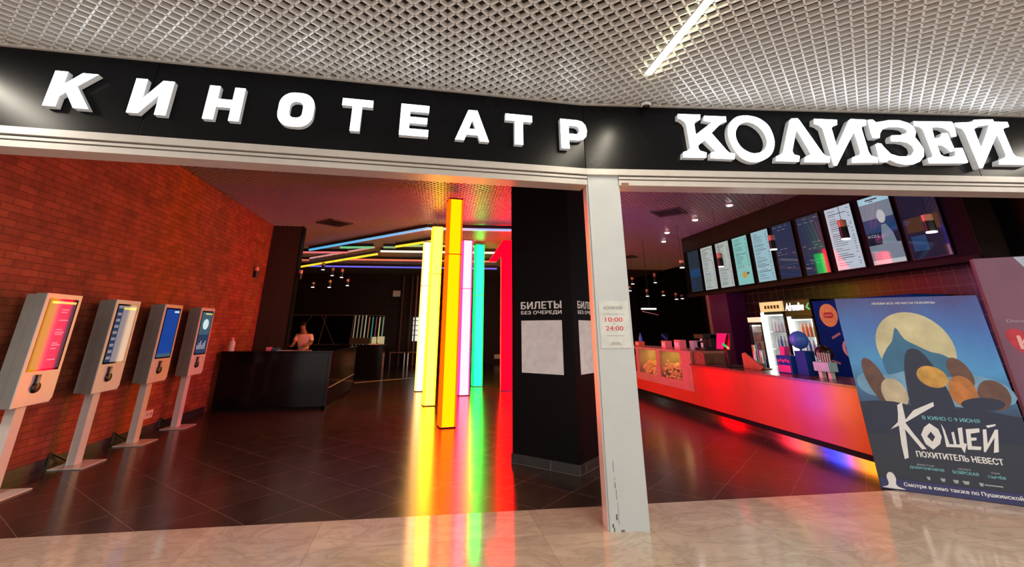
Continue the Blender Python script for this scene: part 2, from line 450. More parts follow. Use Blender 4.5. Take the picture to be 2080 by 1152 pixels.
M['letter_face'] = em('lit_letter_face', (.88, .94, 1), 5.5, base=(.8, .8, .8))
M['letter_side'] = em('letter_return', (1, 1, 1), .14, base=(.5, .5, .5))
def sign_letter(label, rings, O, d, n, depth, group, gap=.012):
    xs = [p[0] for p in rings[0]]; zs = [p[1] for p in rings[0]]
    root = thing('sign_letter', label, 'sign letter', O + d * (sum(xs) / len(xs)) + UP * min(zs) + n * gap, group)
    f = MB(); s = MB()
    ins = [inset_ring(r_, .008 if i == 0 else -.008) for i, r_ in enumerate(rings)]
    fill_into(f, ins[0], ins[1:], O, d, UP, n, depth + gap)
    for r_, q in zip(rings, ins):
        k = len(r_)
        for i in range(k):
            a, b = r_[i], r_[(i + 1) % k]; qa, qb = q[i], q[(i + 1) % k]
            P = lambda t, e: O + d * t[0] + UP * t[1] + n * e
            s.face([P(a, gap), P(b, gap), P(b, gap + depth - .012), P(a, gap + depth - .012)])
            f.face([P(a, gap + depth - .012), P(b, gap + depth - .012), P(qb, gap + depth), P(qa, gap + depth)])
    back = MB(); fill_into(s, rings[0], rings[1:], O, d, UP, n, gap)
    f.build('letter_face', M['letter_face'], root); s.build('letter_side', M['letter_side'], root)
    return root

def rr_ring(w, h, r_, n=6):
    out = []
    for cx_, cy_, a0 in ((w - r_, h - r_, 0), (r_, h - r_, 90), (r_, r_, 180), (w - r_, r_, 270)):
        for k in range(n + 1):
            a = R(a0 + 90 * k / n); out.append((cx_ + r_ * math.cos(a), cy_ + r_ * math.sin(a)))
    return out
HL = .337
G = {
 'K': [[(0, 0), (.095, 0), (.095, .10), (.132, .142), (.222, 0), (.337, 0), (.198, .205), (.325, .337), (.208, .337), (.095, .205), (.095, .337), (0, .337)]],
 'I': [[(0, 0), (.09, 0), (.215, .205), (.215, 0), (.305, 0), (.305, .337), (.215, .337), (.09, .132), (.09, .337), (0, .337)]],
 'N': [[(0, 0), (.088, 0), (.088, .128), (.212, .128), (.212, 0), (.3, 0), (.3, .337), (.212, .337), (.212, .208), (.088, .208), (.088, .337), (0, .337)]],
 'O': [[(x, y * .352 / .337 - .007) for x, y in rr_ring(.312, .337, .125)], [(x + .098, y + .085) for x, y in rr_ring(.116, .167, .05)]],
 'T': [[(.098, 0), (.186, 0), (.186, .262), (.285, .262), (.285, .337), (0, .337), (0, .262), (.098, .262)]],
 'E': [[(0, 0), (.278, 0), (.278, .074), (.09, .074), (.09, .135), (.262, .135), (.262, .202), (.09, .202), (.09, .262), (.274, .262), (.274, .337), (0, .337)]],
 'A': [[(0, 0), (.09, 0), (.112, .062), (.228, .062), (.25, 0), (.342, 0), (.217, .337), (.125, .337)], [(.136, .128), (.204, .128), (.17, .232)]],
 'P': [[(0, 0), (.09, 0), (.09, .102), (.19, .102), (.245, .115), (.283, .155), (.295, .22), (.283, .283), (.245, .325), (.19, .337), (0, .337)], [(.09, .172), (.175, .172), (.2, .187), (.21, .22), (.2, .25), (.175, .266), (.09, .266)]],
}
words = [('K', -4.868, 'first letter, a K'), ('I', -4.25, 'second letter, a mirrored N'), ('N', -3.655, 'third letter, an H'),
 ('O', -3.047, 'fourth letter, an O'), ('T', -2.49, 'fifth letter, the first T'), ('E', -1.935, 'sixth letter, an E'),
 ('A', -1.391, 'seventh letter, an A'), ('T', -.88, 'eighth letter, T between A and P'), ('P', -.285, 'last letter, a P')]
for k, x, lab in words:
    rings = [[(a + x, b + 3.328) for a, b in r_] for r_ in G[k]]
    sign_letter('glowing white block letter of the left word, ' + lab, rings, FK, DL, NL, .075, 'block letters of the cinema word')

KL = {
'K': [(1.042,3.776),(1.295,3.775),(1.281,3.712),(1.246,3.701),(1.219,3.68),(1.209,3.649),(1.209,3.533),(1.416,3.69),(1.369,3.694),(1.317,3.703),(1.336,3.763),(1.581,3.76),(1.574,3.695),(1.54,3.688),(1.497,3.662),(1.385,3.557),(1.521,3.357),(1.545,3.333),(1.606,3.32),(1.589,3.256),(1.329,3.263),(1.344,3.328),(1.402,3.344),(1.296,3.47),(1.216,3.409),(1.215,3.369),(1.23,3.345),(1.297,3.327),(1.283,3.267),(1.029,3.266),(1.042,3.327),(1.096,3.347),(1.123,3.377),(1.117,3.646),(1.102,3.682),(1.066,3.711),(1.034,3.721)],
'O': [(1.797,3.778),(1.706,3.76),(1.628,3.701),(1.582,3.618),(1.568,3.517),(1.588,3.418),(1.642,3.301),(1.716,3.244),(1.806,3.227),(1.915,3.258),(2.014,3.329),(2.068,3.439),(2.074,3.549),(2.041,3.666),(1.964,3.741),(1.883,3.772)],
'Oi': [(1.806,3.698),(1.723,3.668),(1.662,3.585),(1.653,3.489),(1.688,3.4),(1.754,3.348),(1.826,3.33),(1.916,3.356),(1.976,3.427),(1.989,3.507),(1.96,3.602),(1.892,3.672)],
'L': [(2.328,3.757),(2.397,3.762),(2.415,3.733),(2.585,3.351),(2.607,3.324),(2.661,3.312),(2.639,3.243),(2.358,3.239),(2.377,3.3),(2.453,3.332),(2.355,3.628),(2.251,3.364),(2.26,3.327),(2.321,3.311),(2.301,3.245),(2.044,3.245),(2.061,3.303),(2.117,3.324),(2.144,3.351),(2.3,3.73)],
'I': [(2.589,3.761),(2.856,3.755),(2.839,3.692),(2.787,3.677),(2.762,3.647),(2.762,3.413),(2.988,3.749),(3.019,3.77),(3.196,3.765),(3.179,3.696),(3.121,3.682),(3.111,3.637),(3.113,3.371),(3.127,3.334),(3.199,3.311),(3.185,3.253),(2.89,3.243),(2.912,3.307),(3.002,3.338),(3.019,3.371),(3.017,3.619),(2.711,3.207),(2.677,3.211),(2.658,3.644),(2.623,3.681),(2.573,3.698)],
'Z': [(3.216,3.765),(3.272,3.769),(3.298,3.736),(3.376,3.749),(3.462,3.767),(3.584,3.77),(3.675,3.741),(3.729,3.69),(3.737,3.622),(3.706,3.56),(3.736,3.499),(3.759,3.418),(3.737,3.337),(3.673,3.276),(3.583,3.24),(3.494,3.233),(3.402,3.251),(3.327,3.289),(3.289,3.261),(3.211,3.257),(3.219,3.466),(3.248,3.482),(3.286,3.478),(3.303,3.438),(3.358,3.359),(3.447,3.331),(3.524,3.331),(3.599,3.349),(3.647,3.405),(3.643,3.456),(3.597,3.495),(3.522,3.509),(3.417,3.506),(3.414,3.542),(3.44,3.579),(3.546,3.586),(3.623,3.609),(3.643,3.646),(3.613,3.673),(3.537,3.685),(3.436,3.682),(3.358,3.654),(3.313,3.601),(3.291,3.544),(3.212,3.542),(3.206,3.609)],
'E': [(3.752,3.762),(4.206,3.769),(4.22,3.738),(4.204,3.587),(4.144,3.581),(4.141,3.643),(4.09,3.686),(4.023,3.695),(3.945,3.69),(3.93,3.557),(3.981,3.559),(4.022,3.583),(4.043,3.622),(4.105,3.626),(4.123,3.411),(4.063,3.395),(4.042,3.435),(3.996,3.472),(3.932,3.476),(3.935,3.362),(3.969,3.34),(4.057,3.337),(4.113,3.356),(4.143,3.445),(4.219,3.449),(4.225,3.276),(4.199,3.266),(3.77,3.256),(3.777,3.316),(3.825,3.327),(3.846,3.355),(3.833,3.656),(3.805,3.692),(3.744,3.706)],
'J': [(4.247,3.756),(4.467,3.771),(4.488,3.8),(4.719,3.812),(4.718,3.783),(4.884,3.784),(4.881,3.72),(4.812,3.702),(4.792,3.67),(4.794,3.391),(4.814,3.361),(4.897,3.343),(4.98,3.324),(4.953,3.262),(4.583,3.259),(4.604,3.314),(4.683,3.341),(4.708,3.374),(4.704,3.636),(4.371,3.212),(4.338,3.216),(4.322,3.627),(4.31,3.679),(4.239,3.706)],
'Ji': [(4.442,3.677),(4.515,3.721),(4.655,3.741),(4.436,3.434)]}
KL['O'] = smooth_ring(KL['O']); KL['Oi'] = smooth_ring(KL['Oi'])
for ks, lab in ((('K',), 'first letter, a K'), (('O', 'Oi'), 'the slanted round O'), (('L',), 'third letter, a pointed arch on two feet'), (('I',), 'fourth letter, a mirrored N'),
                (('Z',), 'fifth letter, shaped like a 3'), (('E',), 'sixth letter, shaped like an E'), (('J', 'Ji'), 'last letter, a barred N')):
    sign_letter('glowing white serif letter of the right word, ' + lab, [KL[k] for k in ks], FK, DR, NR, .085, 'serif letters of the cinema name', gap=.006)

# ------------------------------------------------------------------ mall fixtures
M['lamp_warm'] = em('warm_led_diffuser', (1, .88, .55), 55, base=(.8, .8, .8))
def linear_light(x, y0, y1, label, power=75):
    r_ = thing('linear_ceiling_light', label, 'ceiling light', (x, (y0 + y1) / 2, PM), 'linear lights in the mall ceiling')
    MB().box(x - .034, x + .034, y0 - .012, y1 + .012, PM - .012, PM + .05).build('housing', M['plastic_white'], r_)
    MB().box(x - .028, x + .028, y0, y1, PM - .022, PM - .010).build('diffuser', M['lamp_warm'], r_)
    L = bpy.data.lights.new('lamp', 'AREA'); L.shape = 'RECTANGLE'; L.size = .056; L.size_y = y1 - y0; L.energy = power; L.color = (1, .92, .82)
    lo = bpy.data.objects.new('lamp', L); COL.objects.link(lo); lo.parent = r_; lo.location = (0, 0, -.026)
linear_light(1.915, 2.2, 3.6, 'bright warm white light bar in the mall grid ceiling', 22)
for x, y0, y1, lab in ((-4.5, 2.0, 3.3, 'light bar mirrored in the left end of the black fascia'), (8.1, 1.9, 3.1, 'light bar mirrored under the serif letters of the fascia'),
                       (-1.3, -1.6, -.2, 'added unseen light bar overhead behind the viewer, nearer the left'), (5.2, -1.6, -.2, 'added unseen light bar overhead behind the viewer, nearer the right'),  # rear row is unseen, added to brighten the mall floor and ceiling
                       (-4.5, -1.6, -.2, 'added unseen light bar overhead behind the viewer, farthest left'), (8.1, -1.6, -.2, 'added unseen light bar overhead behind the viewer, farthest right'),
                       (1.9, -1.6, -.2, 'added unseen light bar straight overhead behind the viewer')):
    linear_light(x, y0, y1, 'warm ' + lab)
dm = thing('dome_detector', 'small round dome with a pale rim at the ceiling edge over the fascia', 'detector', (2.16, 4.19, 3.885))
MB().lathe((2.16, 4.19, 3.885), [(.055, 0), (.055, -.02), (.045, -.028)], 24).build('rim', M['plastic_white'], dm, True)
MB().lathe((2.16, 4.19, 3.86), [(.042, 0), (.034, -.028), (.002, -.042)], 24).build('lens', M['black_gloss'], dm, True)

# ------------------------------------------------------------------ notices on the pillar and the post
def ticket_notice(O, u, n, label):
    r_ = thing('ticket_notice', label, 'notice', O + u * .466 + UP * 1.03, 'ticket notices on the black pillar')
    a = MB(); text_into(a, 'БИЛЕТЫ', O + u * .156 + UP * 1.815, u, UP, n, .622, .090, .035, 1.05); a.build('headline', M['letter_white'], r_)
    a = MB(); text_into(a, 'БЕЗ ОЧЕРЕДИ', O + u * .156 + UP * 1.738, u, UP, n, .622, .052, .035, 1.05); a.build('subline', M['letter_white'], r_)
    MB().obox(O + u * .156 + UP * 1.03 + n * .0004, u * .622, n * .001, UP * .638).build('panel', M['sticker'], r_)
ticket_notice(QF + QL * .931, -QL, -QR_, 'white ticket notice with blank square panel on the pillar face turned left')
ticket_notice(QF, QR_, -QL, 'white ticket notice half hidden by the white post, on the right pillar face')
PO = CP + DR * .012 + NR * .001
hp = thing('opening_hours_plate', 'pale plate with red opening hours fixed to the white post', 'sign', PO + UP * 1.39 + DR * .15)
MB().obox(PO + UP * 1.392 + DR * .012, DR * .285, NR * .006, UP * .416).build('plate', M['plate'], hp, bevel=.002)
a = MB()
nn = NR; PO2 = PO + DR * .012 + NR * .0062
text_into(a, '10:00', PO2 + DR * .055 + UP * 1.622, DR, UP, nn, .165, .04, .012, 1.0, 0)
a.build('opening_time', M['red_print'], hp)
a = MB()
text_into(a, '24:00', PO2 + DR * .055 + UP * 1.545, DR, UP, nn, .165, .04, .012, 1.0, 0)
a.build('closing_time', M['red_print'], hp)
a = MB()
text_into(a, 'КОЛИЗЕЙ', PO2 + DR * .05 + UP * 1.733, DR, UP, nn, .175, .035, .02)
a.build('name_lettering', M['grey_print'], hp)
a = MB(); text_into(a, '-', PO2 + DR * .13 + UP * 1.602, DR, UP, nn, .015); a.build('dash', M['grey_print'], hp)
a = MB()
text_into(a, 'РЕЖИМ РАБОТЫ', PO2 + DR * .04 + UP * 1.682, DR, UP, nn, .20, .014)
a.face([PO2 + DR * (.06 + .17 * t) + UP * z + nn * .0012 for t, z in ((0, 1.497), (1, 1.497), (1, 1.504), (0, 1.504))])
a.face([PO2 + DR * (.08 + .12 * t) + UP * z + nn * .0012 for t, z in ((0, 1.42), (1, 1.42), (.75, 1.447), (.25, 1.447))])
a.build('small_print', M['grey_lite'], hp)

# ------------------------------------------------------------------ ticket kiosks along the brick wall
def scr(name, col, st): return em(name, col, st, rough=.04, base=(.004, .004, .005), spec=.55)
M['ui_dark'] = scr('screen_dark', (.06, .045, .07), 1.0); M['ui_grey'] = scr('screen_grey_type', (.45, .42, .5), .8)
M['ui_yellow'] = scr('screen_yellow', (1, .8, .15), .9); M['ui_pale_refl'] = scr('screen_pale_reflection', (.40, .34, .36), .7)
M['ui_blue_refl'] = scr('screen_blue_reflection', (.02, .10, .55), .55); M['ui_teal'] = scr('screen_teal', (.10, .20, .28), .55); M['ui_white'] = scr('screen_white', (.75, .9, .9), .9)
M['ui_navy'] = scr('screen_navy', (.05, .09, .2), .5)
def kiosk(cy, k, label):
    r_ = thing('ticket_kiosk', label, 'kiosk', (-4.245, cy, 0), 'ticket kiosks along the brick wall')
    x1 = -4.165; y0, y1 = cy - .255, cy + .255; z0, z1 = .805, 1.928
    MB().box(-4.43, -4.06, cy - .215, cy + .225, .0012, .012).build('base_plate', M['kiosk_white'], r_, bevel=.003)
    MB().box(-4.345, -4.245, cy - .065, cy + .065, .012, z0 + .05).build('pole', M['kiosk_white'], r_, bevel=.006)
    h = MB().box(-4.275, x1 - .006, y0, y1, z0, z1); h.box(-4.365, -4.279, y0 + .004, y1 - .004, z0 + .012, z1 - .012); h.box(-4.28, -4.274, y0 + .006, y1 - .006, z0 + .01, z1 - .01, 1)
    h.build('housing', [M['kiosk_grey'], M['kiosk_seam']], r_, bevel=.006)
    f = MB(); o = V(x1 - .006, y0, z0)
    f.prism([(0, .0), (.47, .012), (.51, .05), (.51, 1.123), (0, 1.123)], o, V(0, 1, 0), UP, V(1, 0, 0), 0, .012)
    fp = f.build('front_panel', M['kiosk_white'], r_, bevel=.003)
    sy0, sy1, sz0, sz1 = y0 + .045, y1 - .05, z0 + .335, z1 - .052
    MB().box(x1, x1 + .010, sy0, sy1, sz0, sz1).build('screen_bezel', M['screen_glass'], r_)
    s = MB(); X = x1 + .0108; a0, a1, b0, b1 = sy0 + .018, sy1 - .018, sz0 + .02, sz1 - .02
    def q(u0, u1, w0, w1, m, e=0.):
        s.face([(X + e, a0 + (a1 - a0) * u, b0 + (b1 - b0) * w) for u, w in ((u0, w0), (u1, w0), (u1, w1), (u0, w1))], m)
    if k == 0:
        q(0, 1, 0, 1, 0); q(.06, .98, .955, .99, 1, .0004)
        for w in (.86, .82, .70, .56, .52, .49, .36, .33, .28, .12): q(.5, .5 + random.uniform(.2, .42), w, w + .013, 2, .0004)
        mats = [M['ui_dark'], M['ui_yellow'], M['ui_grey']]
    elif k == 1:
        q(0, 1, 0, 1, 0); q(0, .28, 0, .95, 1, .0004); q(.3, .98, .93, .97, 2, .0004)  # large pale field paints in a light column's reflection; small blocks are page
        for i in range(8): q(.03, .24, .05 + i * .11, .10 + i * .11, 0, .0008)
        mats = [M['ui_pale_refl'], M['ui_navy'], M['ui_yellow']]
    elif k == 2:
        q(0, 1, 0, 1, 0); q(0, 1, 0, .07, 1, .0004); q(.6, .95, .93, .97, 2, .0004)  # blue field is a light column's reflection painted as screen glow
        mats = [M['ui_blue_refl'], M['ui_teal'], M['ui_white']]
    else:
        q(0, 1, 0, 1, 0); q(0, 1, 0, .45, 1, .0004); q(.3, .95, .94, .97, 3, .0004)
        s.prism([(.5 + .28 * math.cos(t * .35), .70 + .13 * math.sin(t * .35)) for t in range(18)], V(X, a0, b0), V(0, a1 - a0, 0), V(0, 0, b1 - b0), V(1, 0, 0), .0002, .0006, 2)
        for i in range(6): q(.05 + .14 * i, .14 + .14 * i, .1, .2 + .05 * (i % 3), 4, .0006)
        mats = [M['ui_teal'], M['ui_navy'], M['ui_white'], M['ui_yellow'], M['ui_grey']]
    s.build('screen_display', mats, r_)
    t = MB(); cyy = cy - .035; zc = z0 + .175
    t.lathe((x1, cyy, zc), [(.056, 0), (.056, .012), (.048, .03), (.04, .034)], 20, 0, 'x')
    t.box(x1 + .004, x1 + .03, cyy - .035, cyy + .012, zc, zc + .125)
    tm = t.build('card_reader', M['plastic_black'], r_, True)
    MB().obox(V(x1 + .031, cyy - .030, zc + .045), V(0, .036, 0), V(.004, 0, -.002), V(0, 0, .06)).build('keypad', M['grey_plastic'], tm)
    MB().box(x1, x1 + .003, cy + .065, cy + .175, z0 + .262, z0 + .272).build('receipt_slot', M['plastic_black'], r_)
    r_.rotation_euler[2] = R(-.35)
    c = MB(); c.tube((-4.43, cy + .12, .02), (-4.497, cy - .12, .16), .012, 8); c.tube((-4.497, cy - .12, .16), (-4.495, cy - .13, .03), .012, 8); c.build('power_cable', M['plastic_black'], r_, True)
kiosk(5.985, 0, 'white ticket kiosk nearest the mall, showing a dark page with a yellow bar')
kiosk(7.125, 1, 'white ticket kiosk with a painted pale screen reflection, second along the wall from the mall')
kiosk(8.275, 2, 'white ticket kiosk with a painted blue screen reflection, third along the wall from the mall')
kiosk(9.445, 3, 'white ticket kiosk with a picture of a pale round face, beside the black desk')
so = thing('wall_socket', 'white double socket low on the brick wall between two kiosks', 'socket', (-4.52, 8.97, .27))
MB().box(-4.52, -4.508, 8.86, 9.08, .215, .335).build('cover', M['plastic_white'], so, bevel=.004)
MB().cyl((-4.508, 8.92, .275), .022, 0, .003, 16, 0, 'x').cyl((-4.508, 9.02, .275), .022, 0, .003, 16, 0, 'x').build('outlet', M['grey_plastic'], so)

# ------------------------------------------------------------------ reception desk and what is by it
dk = thing('reception_desk', 'low glossy black reception desk standing against the brick wall', 'desk', (-3.3, 11.5, 0))
MB().box(-4.40, -2.25, 10.97, 11.03, .06, 1.09).build('front_panel', M['black_gloss'], dk, bevel=.004)
MB().box(-2.25, -2.19, 10.97, 14.2, .06, 1.09).build('side_panel', M['black_gloss'], dk, bevel=.004)
MB().box(-4.38, -2.23, 11.0, 11.06, 0, .06).box(-2.28, -2.21, 11.0, 14.18, 0, .06).build('plinth', M['black_matte'], dk)
MB().box(-4.42, -2.17, 10.95, 11.5, 1.09, 1.13).box(-2.75, -2.17, 11.5, 14.22, 1.09, 1.13).build('worktop', M['black_gloss'], dk, bevel=.005)
MB().box(-2.26, -2.186, 11.02, 14.19, .40, .415).build('side_joint', M['grey_plastic'], dk)
bo = thing('spray_bottle', 'white bottle with a narrow neck on the desk beside the brick wall', 'bottle', (-4.32, 11.2, 1.13))
MB().lathe((-4.32, 11.2, 1.13), [(.055, 0), (.06, .01), (.06, .16), (.045, .195), (.02, .21), (.02, .225)], 20).build('body', M['plastic_white'], bo, True)
MB().lathe((-4.32, 11.2, 1.355), [(.024, 0), (.024, .025), (.008, .03), (.008, .05)], 16).build('pump_cap', M['shirt'], bo, True)
def small(name, label, cat, boxes, mat_, group=None, bev=.004):
    m = MB()
    for b_ in boxes: m.box(*b_)
    return tag(m.build(name, mat_, None, bevel=bev), label, cat, group)
def at_desk(): pass
small('paper_sheet', 'white paper sheet lying on the black desk by the person', 'paper', [(-3.38, -3.1, 11.12, 11.32, 1.1305, 1.136)], M['plastic_white'], bev=0)
M['pink'] = pm('pink_plastic', (.75, .18, .30), .4); M['teal'] = pm('teal_plastic', (.03, .12, .15), .4)
small('tissue_box', 'small pink box on the black desk in front of the partition', 'box', [(-3.62, -3.52, 11.2, 11.32, 1.1302, 1.20)], M['pink'])
small('pencil_case', 'dark teal case on the black desk beside the pink box', 'case', [(-3.50, -3.36, 11.22, 11.34, 1.1302, 1.185)], M['teal'])
small('back_counter', 'long dark counter standing deep in the hall behind the desk', 'counter', [(-3.3, -1.75, 17.0, 17.7, .0, 1.04), (-3.35, -1.70, 16.95, 17.75, 1.04, 1.08)], M['black_gloss'])
small('tray', 'white tray lying on the dark counter deep in the hall', 'tray', [(-2.25, -1.85, 17.05, 17.35, 1.0805, 1.11)], M['plastic_white'])

# ------------------------------------------------------------------ tall light columns
def light_column(name, label, x, y, w, top, rot, core, edge, k, seam, z0=.0):
    r_ = thing(name, label, 'light column', (x, y, 0), 'glowing light columns in the hall')
    c = Vector((x, y, 0)); u = V(math.cos(R(rot)), math.sin(R(rot)), 0); v = V(-u.y, u.x, 0)
    h = w / 2
    fm = em(name + '_face', core, k, base=(.012, .012, .012), spec=.04, rough=.6); sm = em(name + '_edge', edge, k * .55, base=(.012, .012, .012), spec=.04, rough=.6)
    def seg(a, b_):
        m = MB()
        for (p, q, n, i) in ((u, v, 1, 0), (u, v, -1, 0), (v, u, 1, 1), (v, u, -1, 1)):
            pass
        m.obox(c - u * (h - .03) - v * h + UP * a, u * (w - .06), v * w, UP * (b_ - a), 0)
        m.obox(c - u * h - v * (h - .004) + UP * a, u * .03, v * (w - .008), UP * (b_ - a), 1)
        m.obox(c + u * (h - .03) - v * (h - .004) + UP * a, u * .03, v * (w - .008), UP * (b_ - a), 1)
        return m
    seg(z0 + .02, seam - .008).build('lower_tube', [fm, sm], r_)
    seg(seam + .008, top).build('upper_tube', [fm, sm], r_)
    MB().obox(c - u * (h + .004) - v * (h + .004) + UP * (seam - .008), u * (w + .008), v * (w + .008), UP * .016).build('joint_ring', M['plastic_black'], r_)
    MB().obox(c - u * h - v * h + UP * top, u * w, v * w, UP * .025).build('top_cap', M['plastic_black'], r_)
    MB().obox(c - u * h - v * h, u * w, v * w, UP * .02).build('foot', M['plastic_black'], r_)
    MB().tube((x, y, top + .02), (x, y, PH + .02), .006, 6).build('hanger', M['steel'], r_)
    return r_
KT = 2.1
light_column('light_column', 'cream yellow light column farthest left of the glowing group', -.39, 13.75, .21, 4.0, 8, (1, .56, .20), (1, .42, .12), 3 * KT, 2.75)
light_column('light_column', 'bright lemon yellow light column just left of the orange one', -.09, 11.23, .25, 3.93, 8, (1, .46, .012), (1, .36, .005), 9 * KT, 2.8)
light_column('light_column', 'tallest orange light column with red edges, nearest to the mall', .25, 8.83, .27, 3.97, 10, (1, .030, .0), (1, .012, .0), 14 * KT, 2.9)
light_column('light_column', 'pink white light column between the orange and green ones', .745, 12.80, .28, 3.90, 8, (1, .042, .070), (1, .006, .045), 11 * KT, 2.6)
light_column('light_column', 'turquoise green light column right of the pink one', 1.25, 14.66, .28, 4.12, 8, (.0, .95, .07), (.0, .9, .045), 6 * KT, 2.55)
light_column('light_column', 'blue light column behind the black pillar, seen mirrored in a kiosk screen', 2.75, 9.0, .26, 3.95, 8, (.0, .06, 1), (.0, .04, 1), 9 * KT, 2.9)
light_column('light_column', 'amber light column behind the white post, seen mirrored in a menu screen', 3.0, 8.2, .26, 3.95, 8, (1, .28, .01), (1, .2, .0), 8 * KT, 2.9)
# the hall number: a tall red figure one
n1 = thing('hall_number', 'tall red glowing figure one standing beside the black pillar', 'hall number', (2.0, 13.41, 0))
M['red_lit'] = em('red_light_box', (1, .0, .0015), 8 * KT, base=(.05, .004, .004), spec=.04); M['red_side'] = em('red_light_box_side', (1, .04, .03), 3, base=(.3, .02, .02))
num = MB(); O1 = V(1.80, 13.41, 0)
num.prism([(0, .02), (.36, .02), (.36, 4.08), (.06, 4.08), (-.36, 3.46), (-.13, 3.46), (0, 3.62)], O1, V(1, 0, 0), UP, V(0, 1, 0), 0, .16)
num.build('figure', M['red_lit'], n1)
MB().box(1.79, 2.17, 13.40, 13.58, 0, .02).build('foot', M['plastic_black'], n1)

# ------------------------------------------------------------------ neon bars under the hall ceiling
def neon(label, pts, col, k, w=.05, z=4.09):
    P = [V(p[0], p[1], z) for p in pts]
    r_ = thing('neon_bar', label, 'neon light', tuple(P[0]), 'neon bars under the hall ceiling')
    hs = MB(); df = MB(); m_ = em('neon', col, k, base=(.4, .4, .4))
    for a, b_ in zip(P[:-1], P[1:]):
        d = (b_ - a).normalized(); s = V(-d.y, d.x, 0)
        hs.obox(a - s * (w / 2 + .012) - d * .02 + UP * .02, d * ((b_ - a).length + .04), s * (w + .024), UP * .085)
        df.obox(a - s * w / 2 - d * .01 - UP * .035, d * ((b_ - a).length + .02), s * w, UP * .055)
    hs.build('housing', M['plastic_black'], r_); df.build('diffuser', m_, r_)
    hg = MB()
    for a, b_ in zip(P[:-1], P[1:]): hg.tube(a * .8 + b_ * .2 + UP * .1, a * .8 + b_ * .2 + UP * .17, .004, 6)
    hg.build('hanger', M['steel'], r_)
neon('sky blue neon bar bent in two, in front of all others', [(-4.34, 16.1), (-.365, 12.08), (1.86, 11.98)], (.06, .42, .75), 1.1, .06)
neon('wide deep blue neon bar running behind the black pillar', [(1.98, 11.8), (3.3, 9.6)], (.02, .16, 1), 1.2, .14)
neon('long green neon bar at the far side of the sky blue one', [(-3.22, 15.45), (-2.18, 15.3)], (.0, .5, .2), 1.0, .08)
neon('short green neon bar between the long green and yellow ones', [(-1.82, 15.22), (-1.45, 15.2)], (.0, .4, .2), .8, .06)
neon('green neon bar reaching behind the lemon yellow column', [(-1.2, 15.25), (1.1, 15.0)], (.0, .5, .12), 1.0, .06, 4.16)
neon('yellow neon bar slanting behind the lemon yellow column', [(-1.41, 15.04), (-.3, 13.95)], (.9, .75, .02), 1.1, .07)
neon('long yellow neon bar slanting away at the left', [(-5.85, 20.2), (-2.14, 16.12)], (.9, .68, .02), 1.2, .08, 4.0)
neon('thin pale pink neon bar alongside the long yellow one', [(-5.7, 19.4), (-2.2, 15.75)], (.8, .35, .32), .8, .04, 4.17)
neon('pink neon bar behind the partition, left of the white one', [(-5.0, 16.7), (-3.2, 16.5)], (.8, .14, .16), .9, .06)
neon('white neon bar level behind the yellow columns', [(-2.0, 16.05), (1.9, 15.85)], (.9, .72, .66), 1.3, .09)
neon('long coral red neon bar level under the white one', [(-3.6, 18.2), (2.2, 18.0)], (.85, .13, .07), 1.0, .07)
neon('short coral neon bar beside the partition edge', [(-5.4, 18.6), (-5.0, 18.6)], (.8, .15, .08), .8, .07)
neon('long indigo neon bar farthest back and lowest in view', [(-6.2, 20.4), (2.5, 20.2)], (.08, .09, .75), 1.0, .10)

# ------------------------------------------------------------------ ceiling vents, downlights, spots
M['vent'] = pm('dark_vent', (.03, .028, .028), .5); M['vent_f'] = pm('vent_frame', (.09, .08, .08), .45)
def vent(x, y, s, label):
    r_ = thing('ceiling_vent', label, 'ceiling vent', (x, y, PH), 'square vents in the hall ceiling')
    d = V(q2, q2, 0); n = V(-q2, q2, 0); c = V(x, y, PH - .02)
    fm = MB(); h = s / 2
    for a, b_ in ((d, n), (n, d)):
        for g in (-1, 1):
            fm.obox(c + a * (g * h - .03) - b_ * (h + .03), a * .06, b_ * (s + .06), UP * .03)
    fm.build('frame', M['vent_f'], r_)
    sl = MB()
    for i in range(6): sl.obox(c + d * (-h + .05 + i * (s - .1) / 6) - n * h + UP * .004, d * .05, n * s, UP * .02)
    sl.build('slats', M['vent'], r_)
vent(-2.8, 12.35, .62, 'square ceiling vent above the reception desk')
vent(5.42, 10.0, .62, 'square ceiling vent over the bar, nearest the four downlights')
vent(4.85, 14.6, .6, 'square ceiling vent beside the white post, behind the first')
vent(7.2, 16.9, .6, 'square ceiling vent deep in the hall above the hanging lamps')
M['down'] = em('downlight', (1, .90, .84), 30, base=(.8, .8, .8))
for x, y, lab in ((6.40, 9.09, 'round downlight over the bar, nearest to the mall'), (6.40, 10.55, 'round downlight over the bar, second from the mall'), (6.46, 12.18, 'round downlight over the bar, third from the mall'), (7.01, 13.5, 'round downlight over the bar, farthest from the mall')):
    r_ = thing('downlight', lab, 'downlight', (x, y, PH - .03), 'downlights over the bar')
    MB().lathe((x, y, PH - .03), [(.085, .05), (.085, .0), (.07, -.006)], 24).build('rim', M['plastic_white'], r_, True)
    MB().lathe((x, y, PH - .037), [(.066, .0), (.05, -.012), (.01, -.016)], 24).build('lens', M['down'], r_, True)

